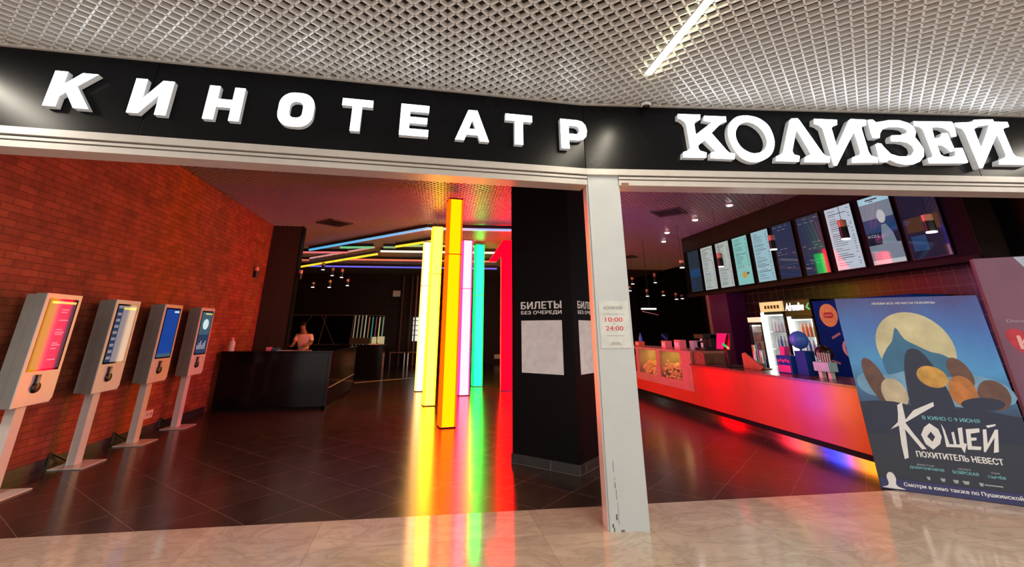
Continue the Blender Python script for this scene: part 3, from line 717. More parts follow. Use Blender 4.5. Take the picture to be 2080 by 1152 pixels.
M['pend_lit'] = em('pendant_glow', (1, .93, .88), 2.5, base=(.8, .8, .8)); M['pend_warm'] = em('pendant_warm_glow', (1, .62, .35), 1.6, base=(.5, .4, .3))
def pendant(x, y, z0, z1, r0, label, group, top=PH):
    r_ = thing('pendant_lamp', label, 'pendant lamp', (x, y, z0), group)
    zm = z1 - (z1 - z0) * .36
    MB().cyl((x, y, 0), r0, zm, z1, 20).build('copper_sleeve', M['copper'], r_, True)
    MB().cyl((x, y, 0), r0, z0 + .012, zm, 20).build('black_body', M['plastic_black'], r_, True)
    MB().cyl((x, y, 0), r0 * .97, z0 - .004, z0 + .012, 20).build('diffuser', M['pend_lit'], r_, True)
    MB().tube((x, y, z1), (x, y, top), .004, 6).build('cord', M['plastic_black'], r_)
for y, z0, z1, lab in ((11.31, 3.08, 3.27, 'left of all menu screens'), (9.61, 2.89, 3.19, 'before the third menu screen'), (7.87, 2.99, 3.26, 'left of the navy screens'),
                    (6.26, 2.89, 3.19, 'before the white screen near the mall'), (4.98, 2.74, 2.97, 'before the last menu screen')):
    pendant(6.3, y, z0, z1, .060, 'black pendant lamp with copper top over the bar, ' + lab, 'pendants over the bar counter')
for x, z0, z1, lab in ((-4.07, 3.55, 3.80, 'highest and left'), (-3.79, 3.38, 3.65, 'second highest'), (-3.42, 3.30, 3.60, 'topmost of the right pair'), (-3.25, 3.05, 3.28, 'outermost right'), (-3.78, 2.95, 3.20, 'lowest in the middle'), (-4.34, 2.95, 3.12, 'outermost left and low')):
    yy = 17.2 + random.uniform(-.1, .1) + (.25 if x in (-3.79, -3.25) else 0)
    pendant(x, yy, z0, z1, .055, 'small pendant lamp in the cluster left of the columns, ' + lab, 'pendants in the left cluster')
for x, y, z0, z1, lab in ((7.36, 17, 3.20, 3.45, 'upper one right beside the white post'), (7.35, 17.3, 2.97, 3.14, 'lower one right beside the white post'), (8.28, 17, 3.26, 3.62, 'highest and largest'), (8.0, 17.2, 2.77, 3.03, 'below and left of the largest'),
                    (8.56, 17, 2.79, 2.96, 'between the largest and the menu board'), (9.07, 17, 2.65, 2.89, 'second from the menu board'), (9.42, 17.2, 2.69, 2.84, 'nearest to the menu board')):
    pendant(x, y, z0, z1, .06, 'small pendant lamp deep in the dark bar, ' + lab, 'pendants in the right cluster')
def wall_spot(x, y, z0, z1, label):
    r_ = thing('wall_spot', label, 'wall light', (x, y, z0), 'cylinder wall lights')
    MB().cyl((x, y, 0), .05, z1 - .09, z1, 18).build('copper_sleeve', M['copper'], r_, True)
    MB().cyl((x, y, 0), .05, z0, z1 - .09, 18).build('black_body', M['plastic_black'], r_, True)
    MB().box(min(x - .06, x), x - .03, y - .02, y + .02, z1 - .14, z1 - .1).build('bracket', M['plastic_black'], r_)
wall_spot(-4.46, 12.18, 2.76, 3.01, 'black and copper cylinder light on the brick wall')
wall_spot(-3.675, 13.1, 2.83, 3.06, 'black and copper cylinder light at the edge of the dark partition')

# ------------------------------------------------------------------ far end of the hall
M['mirror_dark'] = pm('dark_window_glass', (.004, .003, .004), .06, spec=.5)
wn = MB().box(-6.9, -2.5, 23.93, 23.98, .93, 2.2)
struct(wn.build('window_1', M['mirror_dark']))
wf = MB(); g = .035
wf.box(-6.9, -2.5, 23.88, 23.95, 2.2, 2.2 + g); wf.box(-6.9, -2.5, 23.88, 23.95, .9, .93)
for a, b_ in ((-6.85, -6.85), (-5.45, -5.25), (-4.02, -3.95)): wf.tube((a, 23.9, .93), (b_, 23.9, 2.2), .03, 6)
for a, b_ in ((-6.6, -5.9), (-4.75, -5.45)): wf.tube((a, 23.9, .93), (b_, 23.9, 2.2), .022, 6)
struct(wf.build('trim_8', pm('window_bars', (.16, .09, .09), .5)))
cols = [(.30, .26, .16), (.25, .22, .14), (.28, .25, .16), (.5, .46, .3), (.35, .14, .1), (.05, .3, .16), (.16, .05, .14), (.7, .55, .2), (.2, .34, .25)]
for i, c in enumerate(cols):
    x = -3.92 + i * .165
    o = MB().obox(V(x, 23.86, 1.05 if i < 4 else .98), V(.05, 0, 0), V(0, .03, 0), V(.03, 0, 1.17)).build('glass_fin', em('fin_%d' % i, c, .55, base=c))
    tag(o, ['first from the left, olive', 'second, dim olive', 'third, olive grey', 'fourth, pale cream', 'fifth, rust coloured', 'sixth, green', 'seventh, plum coloured', 'eighth, warm yellow', 'ninth and last, grey green'][i] + ' upright lit strip at the far window', 'light strip', 'upright strips at the far window')
small('wooden_planter', 'long dull brown box under the upright strips at the far window', 'planter', [(-4.0, -3.05, 23.55, 23.8, .86, 1.2)], pm('dull_wood', (.10, .06, .03), .6))
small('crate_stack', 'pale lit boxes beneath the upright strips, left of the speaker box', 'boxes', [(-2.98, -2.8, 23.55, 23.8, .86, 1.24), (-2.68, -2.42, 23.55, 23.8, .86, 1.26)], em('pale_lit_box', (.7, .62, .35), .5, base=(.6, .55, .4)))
small('shelf_ledge', 'dark ledge below the far window', 'ledge', [(-7.0, -2.3, 23.5, 24.0, .80, .859)], M['black_matte'])
small('wall_speaker', 'small white box high on the dark far wall', 'speaker', [(-2.2, -1.84, 23.8, 23.99, 3.1, 3.38)], M['plastic_white'])
for x, c, lab in ((-1.72, (.10, .025, .012), 'rust brown upright slat, outermost left'), (-1.30, (.05, .015, .012), 'dark upright slat, second from the left'), (-1.06, (.24, .16, .17), 'pale upright post by the white window'), (-.62, (.10, .05, .01), 'olive brown upright slat beside the cream column')):
    tag(MB().box(x, x + .07, 23.5, 23.56, 0, 4.1).build('wall_slat', pm('slat', c, .5)), lab + ' at the far wall', 'slat', 'upright slats at the far wall')
ww = thing('lit_panel', 'bright white lit panel with dark bars on the far wall beside the cream column', 'light panel', (-.96, 23.7, 1.05))
pl = MB().box(-1.12, -.80, 23.72, 24.0, 1.05, 2.13); pl.build('pane', em('panel_white', (.8, .95, .9), .9, base=(.7, .7, .7)), ww)
pb = MB().box(-1.04, -1.0, 23.69, 23.73, 1.05, 2.13)
for k in range(4): pb.box(-1.12, -.80, 23.695, 23.72, 1.3 + k * .22, 1.33 + k * .22)
pb.build('bars', M['plastic_black'], ww)
for i, (x, lab) in enumerate(((-2.05, 'left'), (-1.25, 'right'))):
    b_ = thing('bench', 'thin metal framed bench at the far wall, the %s one of two' % lab, 'bench', (x + .35, 23.0, 0), 'benches at the far wall')
    MB().box(x, x + .72, 22.8, 23.2, .56, .61).build('seat', M['wood'], b_)
    for dx in (.02, .66): MB().box(x + dx, x + dx + .04, 22.82, 23.18, 0, .56).build('leg', M['steel'], b_)
struct(MB().obox(V(-2.44, 16.12, .0005), V(1.70, 1.31, 0), V(-.03, .04, 0), V(0, 0, .004)).build('trim_9', pm('pale_floor_strip', (.75, .52, .50), .4)))
sk = thing('floor_socket_box', 'small white box low on the dark far wall between green and red lights', 'socket', (3.03, 23.95, .22))
MB().box(2.88, 3.18, 23.93, 23.995, .22, .42).build('cover', M['plastic_white'], sk, bevel=.01)

# person bending over the desk at the back
def skin_mesh(verts, edges, name, mat_, parent, sub=2):
    me = bpy.data.meshes.new(name); me.from_pydata([v[:3] for v in verts], edges, [])
    o = bpy.data.objects.new(name, me); COL.objects.link(o)
    o.modifiers.new('skin', 'SKIN'); s = o.modifiers.new('sub', 'SUBSURF'); s.levels = sub; s.render_levels = sub
    for i, v in enumerate(verts):
        me.skin_vertices[0].data[i].radius = (v[3], v[4] if len(v) > 4 else v[3])
    me.skin_vertices[0].data[0].use_root = True
    m2 = bpy.data.meshes.new_from_object(o.evaluated_get(bpy.context.evaluated_depsgraph_get()))
    bpy.data.objects.remove(o)
    m2.materials.clear(); m2.materials.append(mat_)
    m2.polygons.foreach_set('use_smooth', [True] * len(m2.polygons))
    q = bpy.data.objects.new(name, m2); COL.objects.link(q); q.parent = parent
    return q
pr_ = thing('person', 'person in a pale pink t-shirt bending over the far side of the black desk', 'person', (-3.72, 14.6, 0))
bv = [(0, 0, .95, .13, .11), (0, -.02, 1.12, .14, .11), (0, -.06, 1.34, .15, .11), (-.01, -.12, 1.46, .07, .06), (-.02, -.18, 1.54, .055), (-.03, -.24, 1.62, .085, .095), (-.03, -.25, 1.69, .07),
      (-.17, -.08, 1.38, .065), (-.24, -.16, 1.20, .05), (-.22, -.36, 1.12, .04), (-.20, -.46, 1.14, .03),
      (.17, -.08, 1.38, .065), (.24, -.16, 1.20, .05), (.16, -.36, 1.14, .04), (.12, -.46, 1.14, .03),
      (-.09, 0, .88, .09), (-.10, -.01, .50, .065), (-.10, .03, .09, .045), (-.11, -.10, .035, .035),
      (.09, 0, .88, .09), (.10, -.01, .50, .065), (.10, .03, .09, .045), (.11, -.10, .035, .035)]
be = [(0, 1), (1, 2), (2, 3), (3, 4), (4, 5), (5, 6), (2, 7), (7, 8), (8, 9), (9, 10), (2, 11), (11, 12), (12, 13), (13, 14), (0, 15), (15, 16), (16, 17), (17, 18), (0, 19), (19, 20), (20, 21), (21, 22)]
for side in (10, 14):                                      # five fingers at each wrist
    hx, hy, hz = bv[side][:3]
    for j, (dx, ln) in enumerate(((-.03, .06), (-.012, .075), (.006, .08), (.024, .07), (.045, .045))):
        bv.append((hx + dx, hy - .04, hz - .005, .011)); be.append((side, len(bv) - 1))
        bv.append((hx + dx * 1.2, hy - .04 - ln, hz - .02, .009)); be.append((len(bv) - 2, len(bv) - 1))
skin_mesh(bv, be, 'body', M['skin'], pr_)
skin_mesh([(0, 0, .93, .16, .13), (0, -.02, 1.12, .165, .135), (0, -.06, 1.34, .175, .135), (0, -.09, 1.42, .10, .09), (-.18, -.08, 1.38, .085), (-.23, -.14, 1.24, .07), (.18, -.08, 1.38, .085), (.23, -.14, 1.24, .07)], [(0, 1), (1, 2), (2, 3), (2, 4), (4, 5), (2, 6), (6, 7)], 'shirt', M['shirt'], pr_)
skin_mesh([(0, 0, .96, .15, .125), (-.09, 0, .85, .105), (-.10, -.01, .50, .08), (-.10, .03, .12, .065), (.09, 0, .85, .105), (.10, -.01, .50, .08), (.10, .03, .12, .065)], [(0, 1), (1, 2), (2, 3), (0, 4), (4, 5), (5, 6)], 'trousers', M['trousers'], pr_)
skin_mesh([(-.03, -.20, 1.64, .085, .08), (-.03, -.225, 1.71, .085, .09), (-.03, -.27, 1.735, .07, .07)], [(0, 1), (1, 2)], 'hair', M['hair'], pr_)

# ------------------------------------------------------------------ bar counter
bc = thing('bar_counter', 'long red orange bar counter with a dark recess and polished plinth', 'counter', (5.5, 8, 0))
MB().box(5.10, 5.14, 4.98, 9.28, .175, .885).box(5.10, 5.14, 9.28, 13.6, .175, .40).build('front_panel', M['counter'], bc, bevel=.003)
MB().box(5.06, 5.92, 4.96, 9.30, .885, .912).build('worktop', M['counter_top'], bc, bevel=.003)
MB().box(5.14, 5.90, 4.98, 5.02, .11, .885).box(5.14, 5.9, 13.56, 13.6, .11, .885).build('end_panel', M['counter'], bc)
MB().box(5.13, 5.9, 5.0, 13.58, .10, .175).build('recess', M['black_matte'], bc)
MB().box(5.215, 5.24, 5.0, 13.58, 0, .10).build('plinth', M['mirror'], bc)
cs = thing('popcorn_case', 'glazed popcorn case in two bays with a lit inside, set in the bar', 'display case', (5.45, 11.4, .4))
fmx = MB()
fmx.box(5.10, 5.90, 9.30, 13.6, 1.10, 1.146)
fmx.box(5.10, 5.16, 9.30, 13.6, .40, .56)
for y0, y1 in ((9.30, 9.72), (10.70, 10.86), (11.84, 12.0), (12.98, 13.6)): fmx.box(5.10, 5.15, y0, y1, .56, 1.10)
fmx.box(5.16, 5.9, 9.30, 13.6, .40, .43)
fmx.build('frame', M['case'], cs, bevel=.004)
M['case_in'] = pm('olive_case_back', (.42, .36, .12), .5)
MB().box(5.86, 5.9, 9.30, 13.6, .43, 1.10).box(5.16, 5.86, 10.76, 10.8, .43, 1.1).box(5.16, 5.86, 11.9, 11.94, .43, 1.1).build('back_panel', M['case_in'], cs)
MB().box(5.15, 5.9, 9.30, 9.34, .43, 1.1).build('end_board', M['wood'], cs)
MB().box(5.118, 5.124, 9.72, 10.70, .56, 1.10).build('pane', M['glass'], cs)
MB().box(5.118, 5.124, 10.86, 11.84, .56, 1.10).build('pane', M['glass'], cs)
MB().box(5.118, 5.124, 12.0, 12.98, .56, 1.10).build('pane', M['glass'], cs)
M['case_lamp'] = em('case_lamp', (1, .74, .32), 16, base=(.8, .8, .8))
MB().box(5.5, 5.56, 9.8, 10.65, 1.08, 1.098).box(5.5, 5.56, 10.9, 11.8, 1.08, 1.098).box(5.5, 5.56, 12.05, 12.9, 1.08, 1.098).build('lamp', M['case_lamp'], cs)
for y0, y1, h0, lab in ((9.72, 10.70, .84, 'bay nearest the mall'), (10.86, 11.84, .80, 'middle bay')):
    pk = MB()
    for k in range(420):
        x = random.uniform(5.15, 5.8); y = random.uniform(y0 + .02, y1 - .02); z = random.uniform(.46, h0 + .05 * math.sin(y * 9) + .03 * math.sin(x * 17))
        if x > 5.3 and z < h0 - .12: z = h0 - random.uniform(0, .1)
        pk.sphere((x, y, z), random.uniform(.02, .036), 0, 6, 4)
    tag(pk.build('popcorn', M['popcorn'], None, True), 'heap of golden popcorn behind the glass, ' + lab, 'popcorn', None, 'stuff')
sp = MB().prism([(9.295, .9125), (9.295, 1.145), (8.98, 1.15), (8.88, 1.10), (8.88, .9125)], V(5.16, 0, 0), V(0, 1, 0), UP, V(1, 0, 0), 0, .03)
tag(sp.build('sloping_board', M['wood'], None, bevel=.003), 'brown wooden board sloping down at the end of the popcorn case', 'board')

# things on the bar
mo = thing('sales_terminal', 'black sales terminal with red and green reflections painted on its screen on the bar', 'terminal', (5.42, 8.35, .912))
MB().box(5.22, 5.62, 8.26, 8.855, .9122, .93).build('base', M['plastic_black'], mo, bevel=.006)
MB().obox(V(5.42, 8.48, .93), V(.05, 0, 0), V(0, .10, 0), V(-.02, 0, .32)).build('stand', M['plastic_black'], mo)
ms = MB().obox(V(5.34, 8.28, 1.20), V(.03, .0, .0), V(0, .45, 0), V(.05, 0, .30)); ms.build('monitor', M['plastic_black'], mo, bevel=.006)
M['refl_red'] = scr('terminal_red_reflection', (1, .01, .12), 1.1); M['refl_green'] = scr('terminal_green_reflection', (.02, .6, .2), .9)  # hall lights reflected in the dark screen, painted as glowing colour
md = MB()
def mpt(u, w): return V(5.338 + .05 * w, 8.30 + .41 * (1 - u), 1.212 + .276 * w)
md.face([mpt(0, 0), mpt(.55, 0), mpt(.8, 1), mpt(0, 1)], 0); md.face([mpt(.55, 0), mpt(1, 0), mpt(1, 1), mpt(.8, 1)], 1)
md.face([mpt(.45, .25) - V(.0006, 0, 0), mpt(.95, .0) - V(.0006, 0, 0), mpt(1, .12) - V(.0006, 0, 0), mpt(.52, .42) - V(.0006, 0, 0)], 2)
md.build('display', [M['refl_red'], M['screen_glass'], M['refl_green']], mo)
tr = MB().prism([(8.2, .9125), (7.74, .9125), (7.66, .95), (8.12, 1.17), (8.2, 1.15)], V(5.5, 0, 0), V(0, 1, 0), UP, V(1, 0, 0), 0, .03)
tr.box(5.53, 5.75, 7.78, 8.15, .9125, .93)
tag(tr.build('wooden_stand', M['orange_wood'], None, bevel=.003), 'orange wooden stand with a slanted side on the bar', 'stand')
def cup_stack(x, y, h, label):
    r_ = thing('cup_stack', label, 'cups', (x, y, .912), 'cup stacks on the bar')
    m = MB(); n = int(h / .035)
    m.lathe((x, y, .9125), [(.035, 0), (.042, .07)] + [q for k in range(n) for q in ((.046, .07 + k * .03), (.043, .078 + k * .03))], 18)
    m.build('cups', M['steel'], r_, True)
cup_stack(5.84, 8.3, .40, 'tall silver stack of cups behind the orange stand')
cup_stack(5.84, 8.12, .28, 'short silver stack of cups behind the orange stand')
M['blue_box'] = pm('blue_card', (.015, .07, .36), .5, spec=.1); M['pink_box'] = pm('pink_card', (.85, .06, .30), .5)
cb = thing('sweets_box', 'blue display box of sweets with a pink front on the bar', 'box', (5.55, 7.1, .912))
MB().box(5.45, 5.65, 6.92, 7.24, .9125, 1.17).build('carton', M['blue_box'], cb, bevel=.004)
MB().box(5.444, 5.45, 6.95, 7.22, .93, 1.03).build('front_label', M['pink_box'], cb)
m = MB()
for k in range(5): m.cyl((5.448, 6.97 + k * .055, 1.09 + .012 * (k % 2)), .022, -.006, 0, 12, 0, 'x')
m.build('print', M['pink_box'], cb)
MB().obox(V(5.5, 7.10, 1.17), V(.1, 0, 0), V(0, .10, 0), V(.02, 0, .13)).build('header_card', M['pink_box'], cb)
small('tall_carton', 'tall dark blue carton on the bar beside the sweets box', 'box', [(5.5, 5.66, 6.66, 6.88, .9125, 1.25)], M['blue_box'])
M['ball'] = pm('blue_ball', (.08, .22, .85), .3)
tag(MB().sphere((5.75, 7.03, 1.40), .135, 0, 24, 16).lathe((5.75, 7.03, .9125), [(.07, 0), (.05, .02), (.02, .04), (.02, .36)], 16).build('ball_dispenser', M['ball'], None, True), 'round blue ball dispenser on a stem behind the sweets box', 'dispenser')
M['choc'] = pm('dark_brown_plastic', (.03, .012, .008), .25)
tag(MB().sphere((5.7, 6.52, 1.22), .12, 0, 20, 14).cyl((5.7, 6.52, .9125), .10, 0, .2, 20).build('round_jar', M['choc'], None, True), 'dark brown round jar on the bar right of the blue ball', 'jar')
np_ = thing('napkin_holder', 'pale blue holder with white straws on the bar by the brown jar', 'holder', (5.5, 6.3, .912))
MB().box(5.42, 5.56, 6.17, 6.45, 1.0, 1.12).build('holder', pm('pale_cyan_plastic', (.45, .72, .78), .4), np_, bevel=.006)
MB().box(5.46, 5.52, 6.2, 6.26, .9125, 1.0).build('foot', M['plastic_white'], np_)
MB().box(5.46, 5.52, 6.36, 6.42, .9125, 1.0).build('foot', M['plastic_white'], np_)
m = MB()
for k in range(6): m.tube((5.49, 6.20 + k * .042, 1.1), (5.5, 6.21 + k * .042, 1.24), .009, 8)
m.build('straws', M['plastic_white'], np_)
# things on top of the case
for x, y, z, sy, h, c, lab in ((5.22, 10.55, 1.146, .2, .17, (.75, .22, .18), 'red and white carton on the popcorn case, left'), (5.22, 9.9, 1.146, .24, .20, (.80, .25, .22), 'red and white carton on the popcorn case, right and larger'), (5.3, 12.2, 1.146, .25, .12, (.70, .16, .05), 'orange tray box on the far end of the popcorn case')):
    t = thing('snack_carton', lab, 'carton', (x + .08, y, z), 'cartons on the popcorn case')
    MB().box(x, x + .16, y, y + sy, z + .0005, z + h).build('carton', pm('carton', c, .5), t, bevel=.003)
    MB().box(x - .001, x, y + .03, y + sy - .03, z + h * .3, z + h * .75).build('label_panel', M['plastic_white'], t)
cm = thing('coffee_machine', 'dark coffee machine with chrome parts behind the popcorn case', 'coffee machine', (5.62, 9.75, 1.146))
MB().box(5.5, 5.85, 9.42, 9.78, 1.1465, 1.20).box(5.66, 5.85, 9.42, 9.78, 1.20, 1.46).box(5.5, 5.85, 9.42, 9.78, 1.38, 1.47).build('body', M['plastic_black'], cm, bevel=.01)
MB().cyl((5.57, 9.6, 1.34), .03, 0, .04, 14).tube((5.57, 9.6, 1.33), (5.5, 9.75, 1.33), .012).build('brew_head', M['steel'], cm, True)
MB().lathe((5.58, 9.6, 1.205), [(.035, 0), (.04, .09)], 16).build('jug', M['steel'], cm, True)
small('grinder', 'small white grinder beside the coffee machine', 'grinder', [(5.5, 5.62, 9.86, 10.0, 1.1465, 1.33)], M['plastic_white'], bev=.01)
bt = MB().lathe((5.6, 12.75, 1.1465), [(.05, 0), (.05, .2), (.02, .27), (.02, .32)], 16)
tag(bt.build('blue_bottle', M['ball'], None, True), 'blue bottle on the popcorn case right beside the white post', 'bottle')
ds = thing('desk_screen', 'dark tilted screen on the far part of the popcorn case', 'screen', (5.6, 11.35, 1.146))
MB().obox(V(5.5, 11.1, 1.2), V(.02, 0, 0), V(0, .35, 0), V(.10, 0, .28)).build('display', M['screen_glass'], ds)
MB().box(5.5, 5.66, 11.2, 11.36, 1.1465, 1.2).build('base', M['plastic_black'], ds)
wl = thing('hanging_sign', 'small lit white and red hanging bracket lamp beside the white post', 'lamp', (6.25, 13.4, 2.1))
MB().box(6.0, 6.45, 13.36, 13.42, 2.12, 2.16).build('lit_bar', M['pend_lit'], wl)
MB().obox(V(6.02, 13.4, 2.06), V(.5, 0, -.10), V(0, .03, 0), V(0, 0, .02)).build('arm', M['copper'], wl)
MB().tube((6.25, 13.39, 2.15), (6.25, 13.39, PH), .006, 6).build('cord', M['plastic_black'], wl)

# fridges and the blue branded panel behind the bar
M['fr_dark'] = pm('fridge_black', (.015, .014, .015), .3); M['fr_in'] = em('fridge_inside', (.72, .90, .92), 1.2, base=(.6, .65, .65))
M['fr_led'] = em('fridge_led', (.92, 1, .95), 5, base=(.8, .8, .8)); M['fr_head'] = em('fridge_head_yellow', (.85, .68, .28), .8, base=(.6, .5, .3))
M['fr_warm'] = em('showcase_inside', (.95, .58, .38), 1.3, base=(.6, .4, .3))
BOT = [pm('bottle_%d' % i, c, .25) for i, c in enumerate(((.85, .25, .08), (.35, .75, .08), (.08, .18, .55), (.65, .80, .84), (.75, .60, .30), (.30, .20, .42), (.85, .70, .12)))]
def fridge(y0, y1, z0, z1, label, head=0., hm=None, inside=None, led=None):
    r_ = thing('drinks_fridge', label, 'fridge', (7.55, (y0 + y1) / 2, z0), 'glass door fridges behind the bar')
    x0, x1 = 7.3, 7.9
    b = MB(); b.box(x0 + .04, x1, y0, y0 + .04, z0, z1); b.box(x0 + .04, x1, y1 - .04, y1, z0, z1); b.box(x1 - .04, x1, y0, y1, z0, z1); b.box(x0 + .04, x1, y0, y1, z0, z0 + .08); b.box(x0 + .04, x1, y0, y1, z1 - .04 - head, z1)
    b.build('cabinet', M['fr_dark'], r_)
    MB().box(x1 - .06, x1 - .04, y0 + .04, y1 - .04, z0 + .08, z1 - .04 - head).build('back_light', inside, r_)
    d = MB(); zt = z1 - head
    for a, b_ in ((y0, y0 + .045), (y1 - .045, y1)): d.box(x0, x0 + .035, a, b_, z0 + .02, zt)
    d.box(x0, x0 + .035, y0, y1, z0 + .02, z0 + .08); d.box(x0, x0 + .035, y0, y1, zt - .05, zt)
    dr = d.build('door_frame', M['fr_dark'], r_, bevel=.004)
    MB().box(x0 + .015, x0 + .02, y0 + .045, y1 - .045, z0 + .08, zt - .05).build('door_glass', M['glass'], dr)
    sh = MB(); n = 5; H = zt - .05 - (z0 + .10)
    for k in range(n): sh.box(x0 + .07, x1 - .06, y0 + .04, y1 - .04, z0 + .09 + k * H / n, z0 + .10 + k * H / n)
    sh.build('shelves', M['steel'], r_)
    ln = MB(); ln.box(x0 + .05, x1 - .06, y0 + .0405, y0 + .046, z0 + .09, zt - .05); ln.box(x0 + .05, x1 - .06, y1 - .046, y1 - .0405, z0 + .09, zt - .05)
    ln.build('liner', M['plastic_white'], r_)
    MB().box(x0 + .06, x0 + .09, y0 + .06, y1 - .06, zt - .075, zt - .055).build('inner_lamp', M['fr_led'], r_)
    if head: MB().box(x0 - .005, x0 + .04, y0 + .01, y1 - .01, zt + .01, z1 - .005).build('header_panel', hm, r_)
    if led is not None: MB().box(x0 - .004, x0 + .05, led, led + .11, z0 + .03, zt).build('light_edge', M['fr_led'], r_)
    return r_, H / n
def bottles(y0, y1, z0, step, n, cols_, label, group, h=.2, r0=.03):
    k = 0
    nb = max(2, int((y1 - y0 - .14) / .085))
    for s in range(n):
        for i in range(nb):
            y = y1 - .085 - i * (y1 - y0 - .17) / (nb - 1); z = z0 + .1005 + s * step
            hh = min(h, step - .04)
            o = MB().lathe((7.44, y, z), [(r0, 0), (r0, hh * .62), (r0 * .45, hh * .82), (r0 * .45, hh)], 12).build('drink_bottle', BOT[cols_[s][i % len(cols_[s])]], None, True)
            tag(o, 'bottle %s from the left, %s shelf, %s' % ( ['first', 'second', 'third', 'fourth', 'fifth', 'sixth', 'seventh', 'eighth', 'ninth'][i], ['lowest', 'second lowest', 'third', 'fourth', 'fifth'][s], label), 'bottle', group)
r_, st = fridge(9.20, 9.93, 0, 2.14, 'tall fridge with a bright white lit edge and yellow header', .22, M['fr_head'], M['fr_in'], 9.83)
bottles(9.2, 9.80, 0, st, 5, ((3, 4), (3,), (4, 3), (3, 2), (3,)), 'yellow headed fridge', 'bottles in the yellow headed fridge', .26)
a = MB(); text_into(a, 'ПИВО И КВАС', V(7.29, 9.84, 1.99), V(0, -1, 0), UP, V(-1, 0, 0), .55, .09, .03); 
M['olive_print'] = pm('olive_print', (.10, .08, .02), .5)
hb = MB()
for k in range(5): hb.box(7.291, 7.2945, 9.30 + k * .1, 9.365 + k * .1, 1.99, 2.06)
hb.build('header_print', M['olive_print'], r_)
r2, st = fridge(8.42, 9.17, 0, 2.13, 'black fridge with a white lettered header and colourful bottles', .32, M['fr_dark'], M['fr_in'], 9.02)
bottles(8.42, 9.0, 0, st, 5, ((2, 5), (5, 2), (2,), (3, 2), (0, 0, 0, 1, 1, 1)), 'black lettered fridge', 'bottles in the black lettered fridge', .26)
M['white_lit'] = em('lit_white_letters', (1, 1, 1), 1.6, base=(.8, .8, .8)); M['green_lit'] = em('lit_green_mark', (.05, .6, .2), .8, base=(.1, .5, .2))
a = MB(); text_into(a, 'Adrenaline', V(7.294, 9.12, 1.93), V(0, -1, 0), UP, V(-1, 0, 0), .52, .15, .05, .9, 0, .35)
a.face([V(7.293, y, z) for y, z in ((8.56, 1.98), (8.48, 2.06), (8.44, 2.06), (8.50, 1.99), (8.43, 1.93), (8.49, 1.93))], 1)
a.build('header_lettering', [M['white_lit'], M['green_lit']], r2)
r3, st = fridge(9.97, 10.44, .72, 1.83, 'short lit showcase of snacks, leftmost behind the bar', .12, M['fr_warm'], M['fr_warm'])
bottles(9.97, 10.44, .72, st, 4, ((5, 2), (5, 3), (5, 4), (4, 5)), 'short showcase', 'snacks in the short showcase', .12, .034)
small('back_bar', 'dark back bar cabinet under the short showcase', 'cabinet', [(7.2, 7.94, 9.96, 11.33, 0, .68), (7.18, 7.94, 9.95, 11.34, .68, .715)], M['fr_dark'])
bp = thing('branded_panel', 'dark blue panel with yellow logo discs behind the bar', 'panel', (7.3, 7.5, 0))
MB().box(7.28, 7.94, 6.35, 8.36, 0, 2.08).build('cabinet', pm('navy_panel', (.004, .045, .30), .55, spec=.03), bp, bevel=.01)
M['logo_y'] = pm('yellow_print', (.75, .62, .18), .5); M['logo_r'] = pm('logo_red', (.40, .03, .03), .5)
def pt73(y, z, e=0.): return V(7.278 - e, y, z)
import mathutils
for y, z, r0, mm in ((8.02, 1.81, .205, 0), (7.36, .96, .215, 0), (7.72, 1.24, .15, 2), (6.75, 1.62, .2, 0)):
    dsc = MB().lathe((7.2795, y, z), [(r0, 0), (r0, -.002)], 40, mm, 'x')
    if mm == 0:
        rr_ = [(a_ - .11, b_ - .05) for a_, b_ in rr_ring(.22, .10, .045)]
        dsc.prism(rr_, V(7.277, y, z), V(0, -1, 0), UP, V(-1, 0, 0), 0, .001, 1)
        text_into(dsc, 'Lipton', V(7.2755, y + .085, z - .03), V(0, -1, 0), UP, V(-1, 0, 0), .17, .06, .02, 1, 2)
    else:
        dsc.lathe((7.277, y, z), [(.085, 0), (.085, -.001)], 30, 3, 'x')
    dsc.build('logo_print', [M['logo_y'], M['logo_r'], M['plastic_white'], M['grey_print']], bp)
lf = MB()
for y, z, an in ((7.55, 1.52, .5), (7.95, 1.45, -.4), (7.66, .95, .8), (8.1, 1.0, .2), (7.1, 1.4, .4)):
    d = V(0, -math.cos(an), math.sin(-an)); s = V(0, d.z, -d.y)
    lf.obox(V(7.279, y, z) - d * .11 - s * .02, d * .22, s * .04, V(-.0015, 0, 0))
lf.build('straw_print', M['grey_lite'], bp)

# ------------------------------------------------------------------ menu screens
M['menu_paper'] = scr('menu_white', (.66, .72, .68), .62); M['menu_cool'] = scr('menu_cool_white', (.62, .70, .82), .72); M['menu_mint'] = scr('menu_mint', (.30, .66, .62), .75)
M['menu_cyan'] = scr('menu_cyan', (.40, .64, .72), .75); M['menu_navy'] = scr('menu_navy', (.022, .030, .075), .9); M['menu_slate'] = scr('menu_slate', (.018, .032, .045), .9)
M['menu_ink'] = scr('menu_ink', (.05, .06, .07), .6); M['menu_grey'] = scr('menu_grey', (.26, .28, .34), .6); M['menu_gold'] = scr('menu_gold', (.85, .50, .08), .6)
M['film_grey'] = scr('film_grey', (.20, .25, .32), .8); M['film_pale'] = scr('film_pale', (.55, .58, .60), .8); M['film_blue'] = scr('film_blue', (.015, .06, .16), .8)
M['film_sky'] = scr('film_sky', (.40, .68, .80), .8); M['film_dark'] = scr('film_dark', (.010, .012, .035), .8); M['film_brown'] = scr('film_brown', (.08, .035, .012), .8)
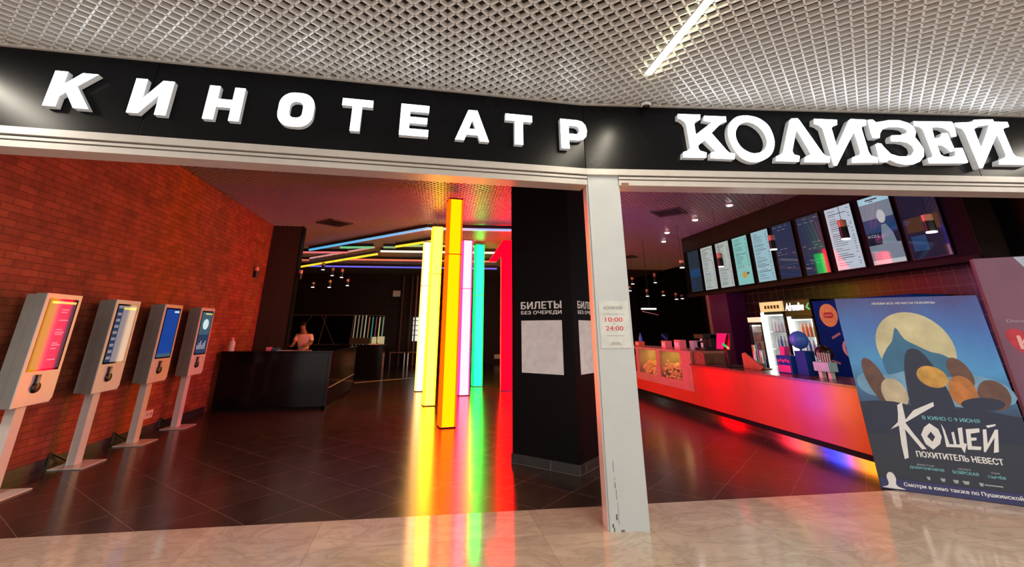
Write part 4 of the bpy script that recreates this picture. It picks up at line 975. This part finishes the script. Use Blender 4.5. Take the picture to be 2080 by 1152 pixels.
def menu_screen(i, y1, label, style):
    y0 = y1 - .578; z0, z1 = 2.592, 3.742; x = 7.40
    r_ = thing('menu_screen', label, 'screen', (x, (y0 + y1) / 2, z0), 'menu screens above the bar')
    MB().box(x, 7.438, y0 - .012, y1 + .012, z0 - .012, z1 + .012).build('bezel', M['plastic_black'], r_, bevel=.003)
    s = MB()
    def q(u0, u1, w0, w1, m, e=.0006): s.face([(x - e, y1 - (y1 - y0) * u, z0 + (z1 - z0) * w) for u, w in ((u0, w0), (u1, w0), (u1, w1), (u0, w1))], m)
    bg, ink = style[0], style[1]
    q(0, 1, 0, 1, 0)
    rnd = random.Random(i)
    if style[2] == 'list':
        w = .95
        while w > .05:
            if rnd.random() < .2:
                q(.10, .10 + rnd.uniform(.5, .75), w - .010, w, 1, .0012)
            else:
                q(.10, .10 + rnd.uniform(.25, .55), w - .007, w, 1, .0012); q(.84, .92, w - .008, w, 1, .0012)
            w -= rnd.choice((.03, .034, .05))
            if style[3] and w < .34: break
        if style[3]:
            s.prism([(.5 + .16 * math.cos(t), .2 + .07 * math.sin(t)) for t in [k * .45 for k in range(14)]], V(x, y1, z0), V(0, -(y1 - y0), 0), V(0, 0, z1 - z0), V(-1, 0, 0), .0008, .0012, 2)
            q(.66, .8, .2, .24, 1, .0016)
    elif style[2] == 'board':
        for w in (.96, .90, .54, .49, .44, .19):
            u = .06
            while u < .85:
                l = rnd.uniform(.08, .2)
                if rnd.random() < .75: q(u, u + l, w - .012, w, 1, .0012)
                u += l + rnd.uniform(.05, .15)
        q(.05, .95, .235, .238, 1, .0012)
    elif style[2] == 'film':
        q(0, 1, .90, 1, 2, .001); q(.25, .65, .945, .965, 5, .0014); q(.35, .5, .92, .932, 5, .0014)
        q(0, 1, .45, .66, 3, .0009); q(0, 1, .28, .45, 4, .0009); q(0, 1, 0, .06, 1, .0012)
        s.prism([(.62 + .13 * math.cos(t), .68 + .10 * math.sin(t)) for t in [k * .4 for k in range(16)]], V(x, y1, z0), V(0, -(y1 - y0), 0), V(0, 0, z1 - z0), V(-1, 0, 0), .001, .0014, 1)
        s.prism([(.40, .08), (.95, .08), (.85, .42), (.70, .56), (.56, .56), (.48, .4)], V(x, y1, z0), V(0, -(y1 - y0), 0), V(0, 0, z1 - z0), V(-1, 0, 0), .001, .0013, 0)
        text_into(s, 'КОЦ', V(x, y1 - .03, z0 + .44), V(0, -1, 0), UP, V(-1, 0, 0), .20, .06, 0, 1, 1, 0, .0018)
    elif style[2] == 'dim':
        q(.05, .95, .35, .55, 1, .001); q(.1, .5, .1, .3, 2, .001)
    s.build('display', [M[k] for k in ([bg, ink] + style[4])], r_)
ls = ['menu_gold']
for i, (y1, lab, st_) in enumerate((
    (12.885, 'dark slate menu screen, farthest from the mall', ('menu_slate', 'film_blue', 'dim', 0, ['menu_navy'])),
    (12.16, 'white menu screen beside the dark slate one', ('menu_paper', 'menu_ink', 'list', 0, ls)),
    (11.42, 'white menu screen half crossed by a pendant, left of the mint one', ('menu_paper', 'menu_ink', 'list', 0, ls)),
    (10.67, 'mint green menu screen with a yellow picture at its foot', ('menu_mint', 'menu_ink', 'list', 1, ls)),
    (9.915, 'light blue menu screen right of the mint one', ('menu_cyan', 'menu_ink', 'list', 0, ls)),
    (9.18, 'navy menu screen right of the light blue one', ('menu_navy', 'menu_grey', 'board', 0, ls)),
    (8.435, 'navy menu screen with a green and red glare at its foot', ('menu_navy', 'menu_grey', 'board', 0, ls)),
    (7.68, 'white menu screen behind the copper topped pendant', ('menu_cool', 'menu_ink', 'list', 0, ls)),
    (6.93, 'film poster screen with a pale blue heading', ('film_grey', 'film_pale', 'film', 0, ['film_sky', 'film_blue', 'film_dark', 'menu_ink'])),
    (6.24, 'dark blue screen at the mall end of the row', ('film_dark', 'film_brown', 'dim', 0, ['film_blue'])))):
    menu_screen(i, y1, lab, st_)

# ------------------------------------------------------------------ film posters on stands
PB = V(4.671, 4.98, .004); PD = V(.78445, -.62020, 0); PB_back = V(.62020, .78445, 0)
PV = (UP * math.cos(R(5.5)) + PB_back * math.sin(R(5.5))).normalized(); PN = PD.cross(PV).normalized()
if PN.y > 0: PN = -PN
def grad_mat(name, stops, axis, O, span, rough=.35):
    """printed colour running along one direction of the sheet"""
    m, nt, b = _new(name)
    tc = nt.nodes.new('ShaderNodeTexCoord').outputs['Object']
    t = mth(nt, 'DIVIDE', dotv(nt, tc, tuple(axis), Vector(O).dot(axis)), span)
    no = nt.nodes.new('ShaderNodeTexNoise'); no.inputs['Scale'].default_value = 4; no.inputs['Detail'].default_value = 5
    t = mth(nt, 'ADD', t, mth(nt, 'MULTIPLY', mth(nt, 'SUBTRACT', no.outputs['Fac'], .5), .22))
    r = nt.nodes.new('ShaderNodeValToRGB')
    els = r.color_ramp.elements
    els[0].position = stops[0][0]; els[0].color = (*stops[0][1], 1); els[1].position = stops[-1][0]; els[1].color = (*stops[-1][1], 1)
    for p, c in stops[1:-1]: e = els.new(p); e.color = (*c, 1)
    nt.links.new(t, r.inputs['Fac']); nt.links.new(r.outputs['Color'], b.inputs['Base Color'])
    b.inputs['Roughness'].default_value = rough
    return m
ps = thing('poster_stand', 'large night blue film poster on a leaning stand at the hall entrance', 'poster', PB)
MB().obox(PB - PN * .03, PD * 1.275, PN * .03, PV * 1.91).build('board', pm('poster_board', (.02, .025, .06), .4), ps)
MB().obox(PB + PD * .5 - PN * .03, PD * .04, -PN * .22, PV * .03).tube(PB + PD * .52 - PN * .23 + UP * .01, PB + PD * .52 - PN * .03 + PV * 1.2, .012).build('prop', M['plastic_black'], ps)
pg = grad_mat('poster_sky', [(0, (.02, .025, .045)), (.36, (.018, .028, .055)), (.46, (.04, .13, .30)), (.62, (.07, .32, .70)), (.82, (.05, .18, .58)), (1, (.06, .07, .30))], PV, (0, 0, 0), 1.91)
moon = pm('poster_moon', (.62, .58, .36), .4, var=.18, scale=5)
pmats = [pg, moon, pm('print_blue', (.03, .16, .32), .4), pm('print_navy', (.012, .02, .06), .4), pm('print_ochre', (.58, .32, .06), .4, var=.3), pm('print_brown', (.13, .06, .045), .4, var=.3), pm('print_cream', (.55, .47, .33), .4, var=.2),
         pm('print_orange', (.50, .18, .04), .4, var=.3), pm('print_white', (.80, .82, .86), .4, var=.04), pm('print_cyan', (.18, .52, .62), .4), pm('print_violet', (.03, .035, .14), .4), pm('print_mist', (.16, .36, .58), .4, var=.2), pm('print_grey', (.38, .44, .48), .4)]
pp = MB()
LIFT = [.0005]
def fp_(pts, m, hole=None):
    LIFT[0] += .00025
    fill_into(pp, pts, [hole] if hole else [], PB, PD, PV, PN, LIFT[0], m)
def ell(cx_, cy_, a_, b_, n=36, rot=0.):
    out = []
    for k in range(n):
        t = 2 * math.pi * k / n; x, y = a_ * math.cos(t), b_ * math.sin(t)
        out.append((cx_ + x * math.cos(rot) - y * math.sin(rot), cy_ + x * math.sin(rot) + y * math.cos(rot)))
    return out
pp.face([PB + PD * a_ + PV * b_ + PN * .0004 for a_, b_ in ((0, 0), (1.275, 0), (1.275, 1.91), (0, 1.91))], 0)
fp_(ell(.62, 1.37, .335, .375), 1)
# plain hills, mists and boulders as a stand-in for the printed artwork
fp_(smooth_ring([(.30, 1.20), (.36, 1.34), (.44, 1.44), (.50, 1.58), (.55, 1.46), (.63, 1.40), (.74, 1.33), (.84, 1.30), (.93, 1.20), (.9, 1.0), (.4, 1.0)], 3), 2)
fp_(smooth_ring([(.02, 1.02), (.12, 1.10), (.3, 1.08), (.55, 1.14), (.8, 1.08), (1.0, 1.12), (1.25, 1.02), (1.26, .86), (.9, .80), (.5, .84), (.1, .88)], 3), 11)
fp_(smooth_ring([(.47, .74), (.46, 1.05), (.52, 1.30), (.60, 1.36), (.68, 1.30), (.76, 1.08), (.78, .74)], 4), 3)
fp_(ell(.20, 1.02, .085, .24, rot=.25), 5)
fp_(ell(.33, .90, .11, .15, rot=.1), 6)
fp_(ell(.69, 1.08, .125, .105, rot=-.25), 4)
fp_(ell(.93, 1.13, .085, .15, rot=.3), 5)
fp_(ell(.90, .95, .11, .15, rot=-.1), 7)
fp_(ell(1.13, .93, .12, .14, rot=-.2), 5)
fp_(ell(1.02, .84, .17, .06, rot=.1), 3)
fp_([(.001, .80), (.15, .82), (.3, .82), (.45, .79), (.6, .76), (.75, .78), (.9, .80), (1.1, .77), (1.274, .74), (1.274, .5), (.001, .5)], 3)
# title lettering
TT = {
'K': [(0.211,0.55),(0.29,0.624),(0.311,0.706),(0.324,0.787),(0.37,0.816),(0.362,0.652),(0.452,0.748),(0.634,0.837),(0.632,0.799),(0.496,0.715),(0.352,0.623),(0.398,0.522),(0.466,0.396),(0.428,0.388),(0.334,0.561),(0.325,0.481),(0.30,0.301),(0.263,0.284),(0.268,0.418),(0.29,0.59)],
'O': [(0.55,0.635),(0.608,0.586),(0.617,0.518),(0.587,0.452),(0.519,0.396),(0.471,0.44),(0.455,0.523),(0.496,0.592)], 'Oi': [(0.541,0.558),(0.564,0.513),(0.531,0.466),(0.5,0.511)],
'S': [(0.643,0.637),(0.657,0.586),(0.661,0.46),(0.695,0.459),(0.704,0.566),(0.726,0.573),(0.716,0.462),(0.741,0.464),(0.764,0.608),(0.801,0.619),(0.775,0.479),(0.797,0.474),(0.757,0.389),(0.744,0.437),(0.629,0.431),(0.638,0.513)],
'E': [(0.824,0.605),(0.93,0.622),(0.923,0.587),(0.851,0.568),(0.844,0.533),(0.886,0.538),(0.88,0.513),(0.838,0.505),(0.83,0.458),(0.9,0.461),(0.888,0.431),(0.79,0.425)],
'J': [(0.953,0.613),(0.981,0.619),(0.954,0.49),(1.044,0.621),(1.067,0.623),(1.016,0.428),(0.977,0.417),(1.02,0.55),(0.92,0.418),(0.905,0.416)], 'Jb': [(0.987,0.651),(1.065,0.671),(1.056,0.653),(0.995,0.631)]}
for k in ('K', 'S', 'E', 'J', 'Jb'): fp_(TT[k], 8)
fp_(TT['O'], 8, TT['Oi'])
def pt(body, a_, b_, w, h, m, bold=.02, sp=1.): text_into(pp, body, PB + PD * a_ + PV * b_, PD, PV, PN, w, h, bold, sp, m, 0, LIFT[0] + .0006)
pt('ЛЮБВИ ВСЕ НЕЧИСТИ ПОКОРНЫ', .345, 1.832, .565, .022, 8)
pt('В КИНО С 9 ИЮНЯ', .506, .668, .445, .034, 9)
pt('ПОХИТИТЕЛЬ НЕВЕСТ', .372, .318, .650, .052, 8, .04)
for (n0, n1_, a_, w, b_) in (('ВИКТОР', 'ДОБРОНРАВОВ', .286, .27, .205), ('ЕЛИЗАВЕТА', 'БОЯРСКАЯ', .62, .19, .205), ('ВЛАДИМИР', 'СЫЧЁВ', .875, .125, .200)):
    pt(n0, a_ + w * .25, b_ + .036, w * .5, .014, 12); pt(n1_, a_, b_, w, .026, 9, .03)
for a_, w in ((.40, .03), (.505, .04), (.60, .045), (.67, .055), (.79, .035)):
    fp_([(a_, .150), (a_ + w, .150), (a_ + w * .8, .122), (a_ + w * .2, .122)], 12)
fp_([(.83, .142), (.96, .142), (.96, .132), (.83, .132)], 12)
fp_([(0.001, .001), (1.274, .001), (1.274, .098), (0.001, .098)], 10)
fp_(smooth_ring([(.02, .012), (.06, .03), (.075, .06), (.07, .11), (.095, .15), (.13, .145), (.145, .10), (.135, .055), (.15, .03), (.20, .012)], 4), 8)
pt('Смотри в кино также по Пушкинской карте', .20, .035, 1.02, .042, 8, .03)
pp.build('print', pmats, ps)

S0 = V(5.96, 4.38, .004) ; SD = V(.783, -.622, 0); SN = V(-.622, -.783, 0)
s2 = thing('cinema_standee', 'tall mauve cardboard standee with red lettering at the right edge', 'standee', S0)
MB().obox(S0, SD * 1.0, -SN * .10, UP * 2.30).build('body', pm('mauve_card', (.20, .085, .155), .5, var=.12, scale=2), s2)
sp2 = MB(); e = SN * .001
sp2.face([S0 + SD * a_ + UP * b_ + e for a_, b_ in ((.33, 2.298), (.998, 2.298), (.998, 1.9), (.55, 1.85))], 0)
fill_into(sp2, smooth_ring([(.05, 1.50), (.13, 1.56), (.30, 1.50), (.62, 1.58), (.97, 1.52), (.96, 1.30), (.6, 1.32), (.22, 1.30), (.10, 1.36)], 4), [], S0, SD, UP, SN, .0015, 1)
text_into(sp2, 'КРАСНЕЮ', S0 + SD * .14 + UP * 1.36, SD, UP, SN, .78, .13, .05, 1, 2, 0, .0022)
text_into(sp2, 'Я', S0 + SD * .27 + UP * 1.50, SD, UP, SN, .07, .09, .04, 1, 2, 0, .0026)
text_into(sp2, 'Disney · PIXAR', S0 + SD * .10 + UP * 1.615, SD, UP, SN, .42, .035, .0, 1, 3, 0, .0022)
sp2.build('print', [pm('pale_blue_print', (.42, .52, .68), .5), pm('red_brush_print', (.55, .03, .06), .5, var=.25), pm('pinkish_white_print', (.80, .45, .45), .5), pm('grey_white_print', (.45, .40, .45), .5)], s2)
fs = MB()
for k in range(4): fs.obox(S0 - SN * .02 - SD * .0015 + UP * (1.28 + k * .16), -SN * .06, SD * .001, UP * .12)
fs.build('side_windows', M['wood'], s2)
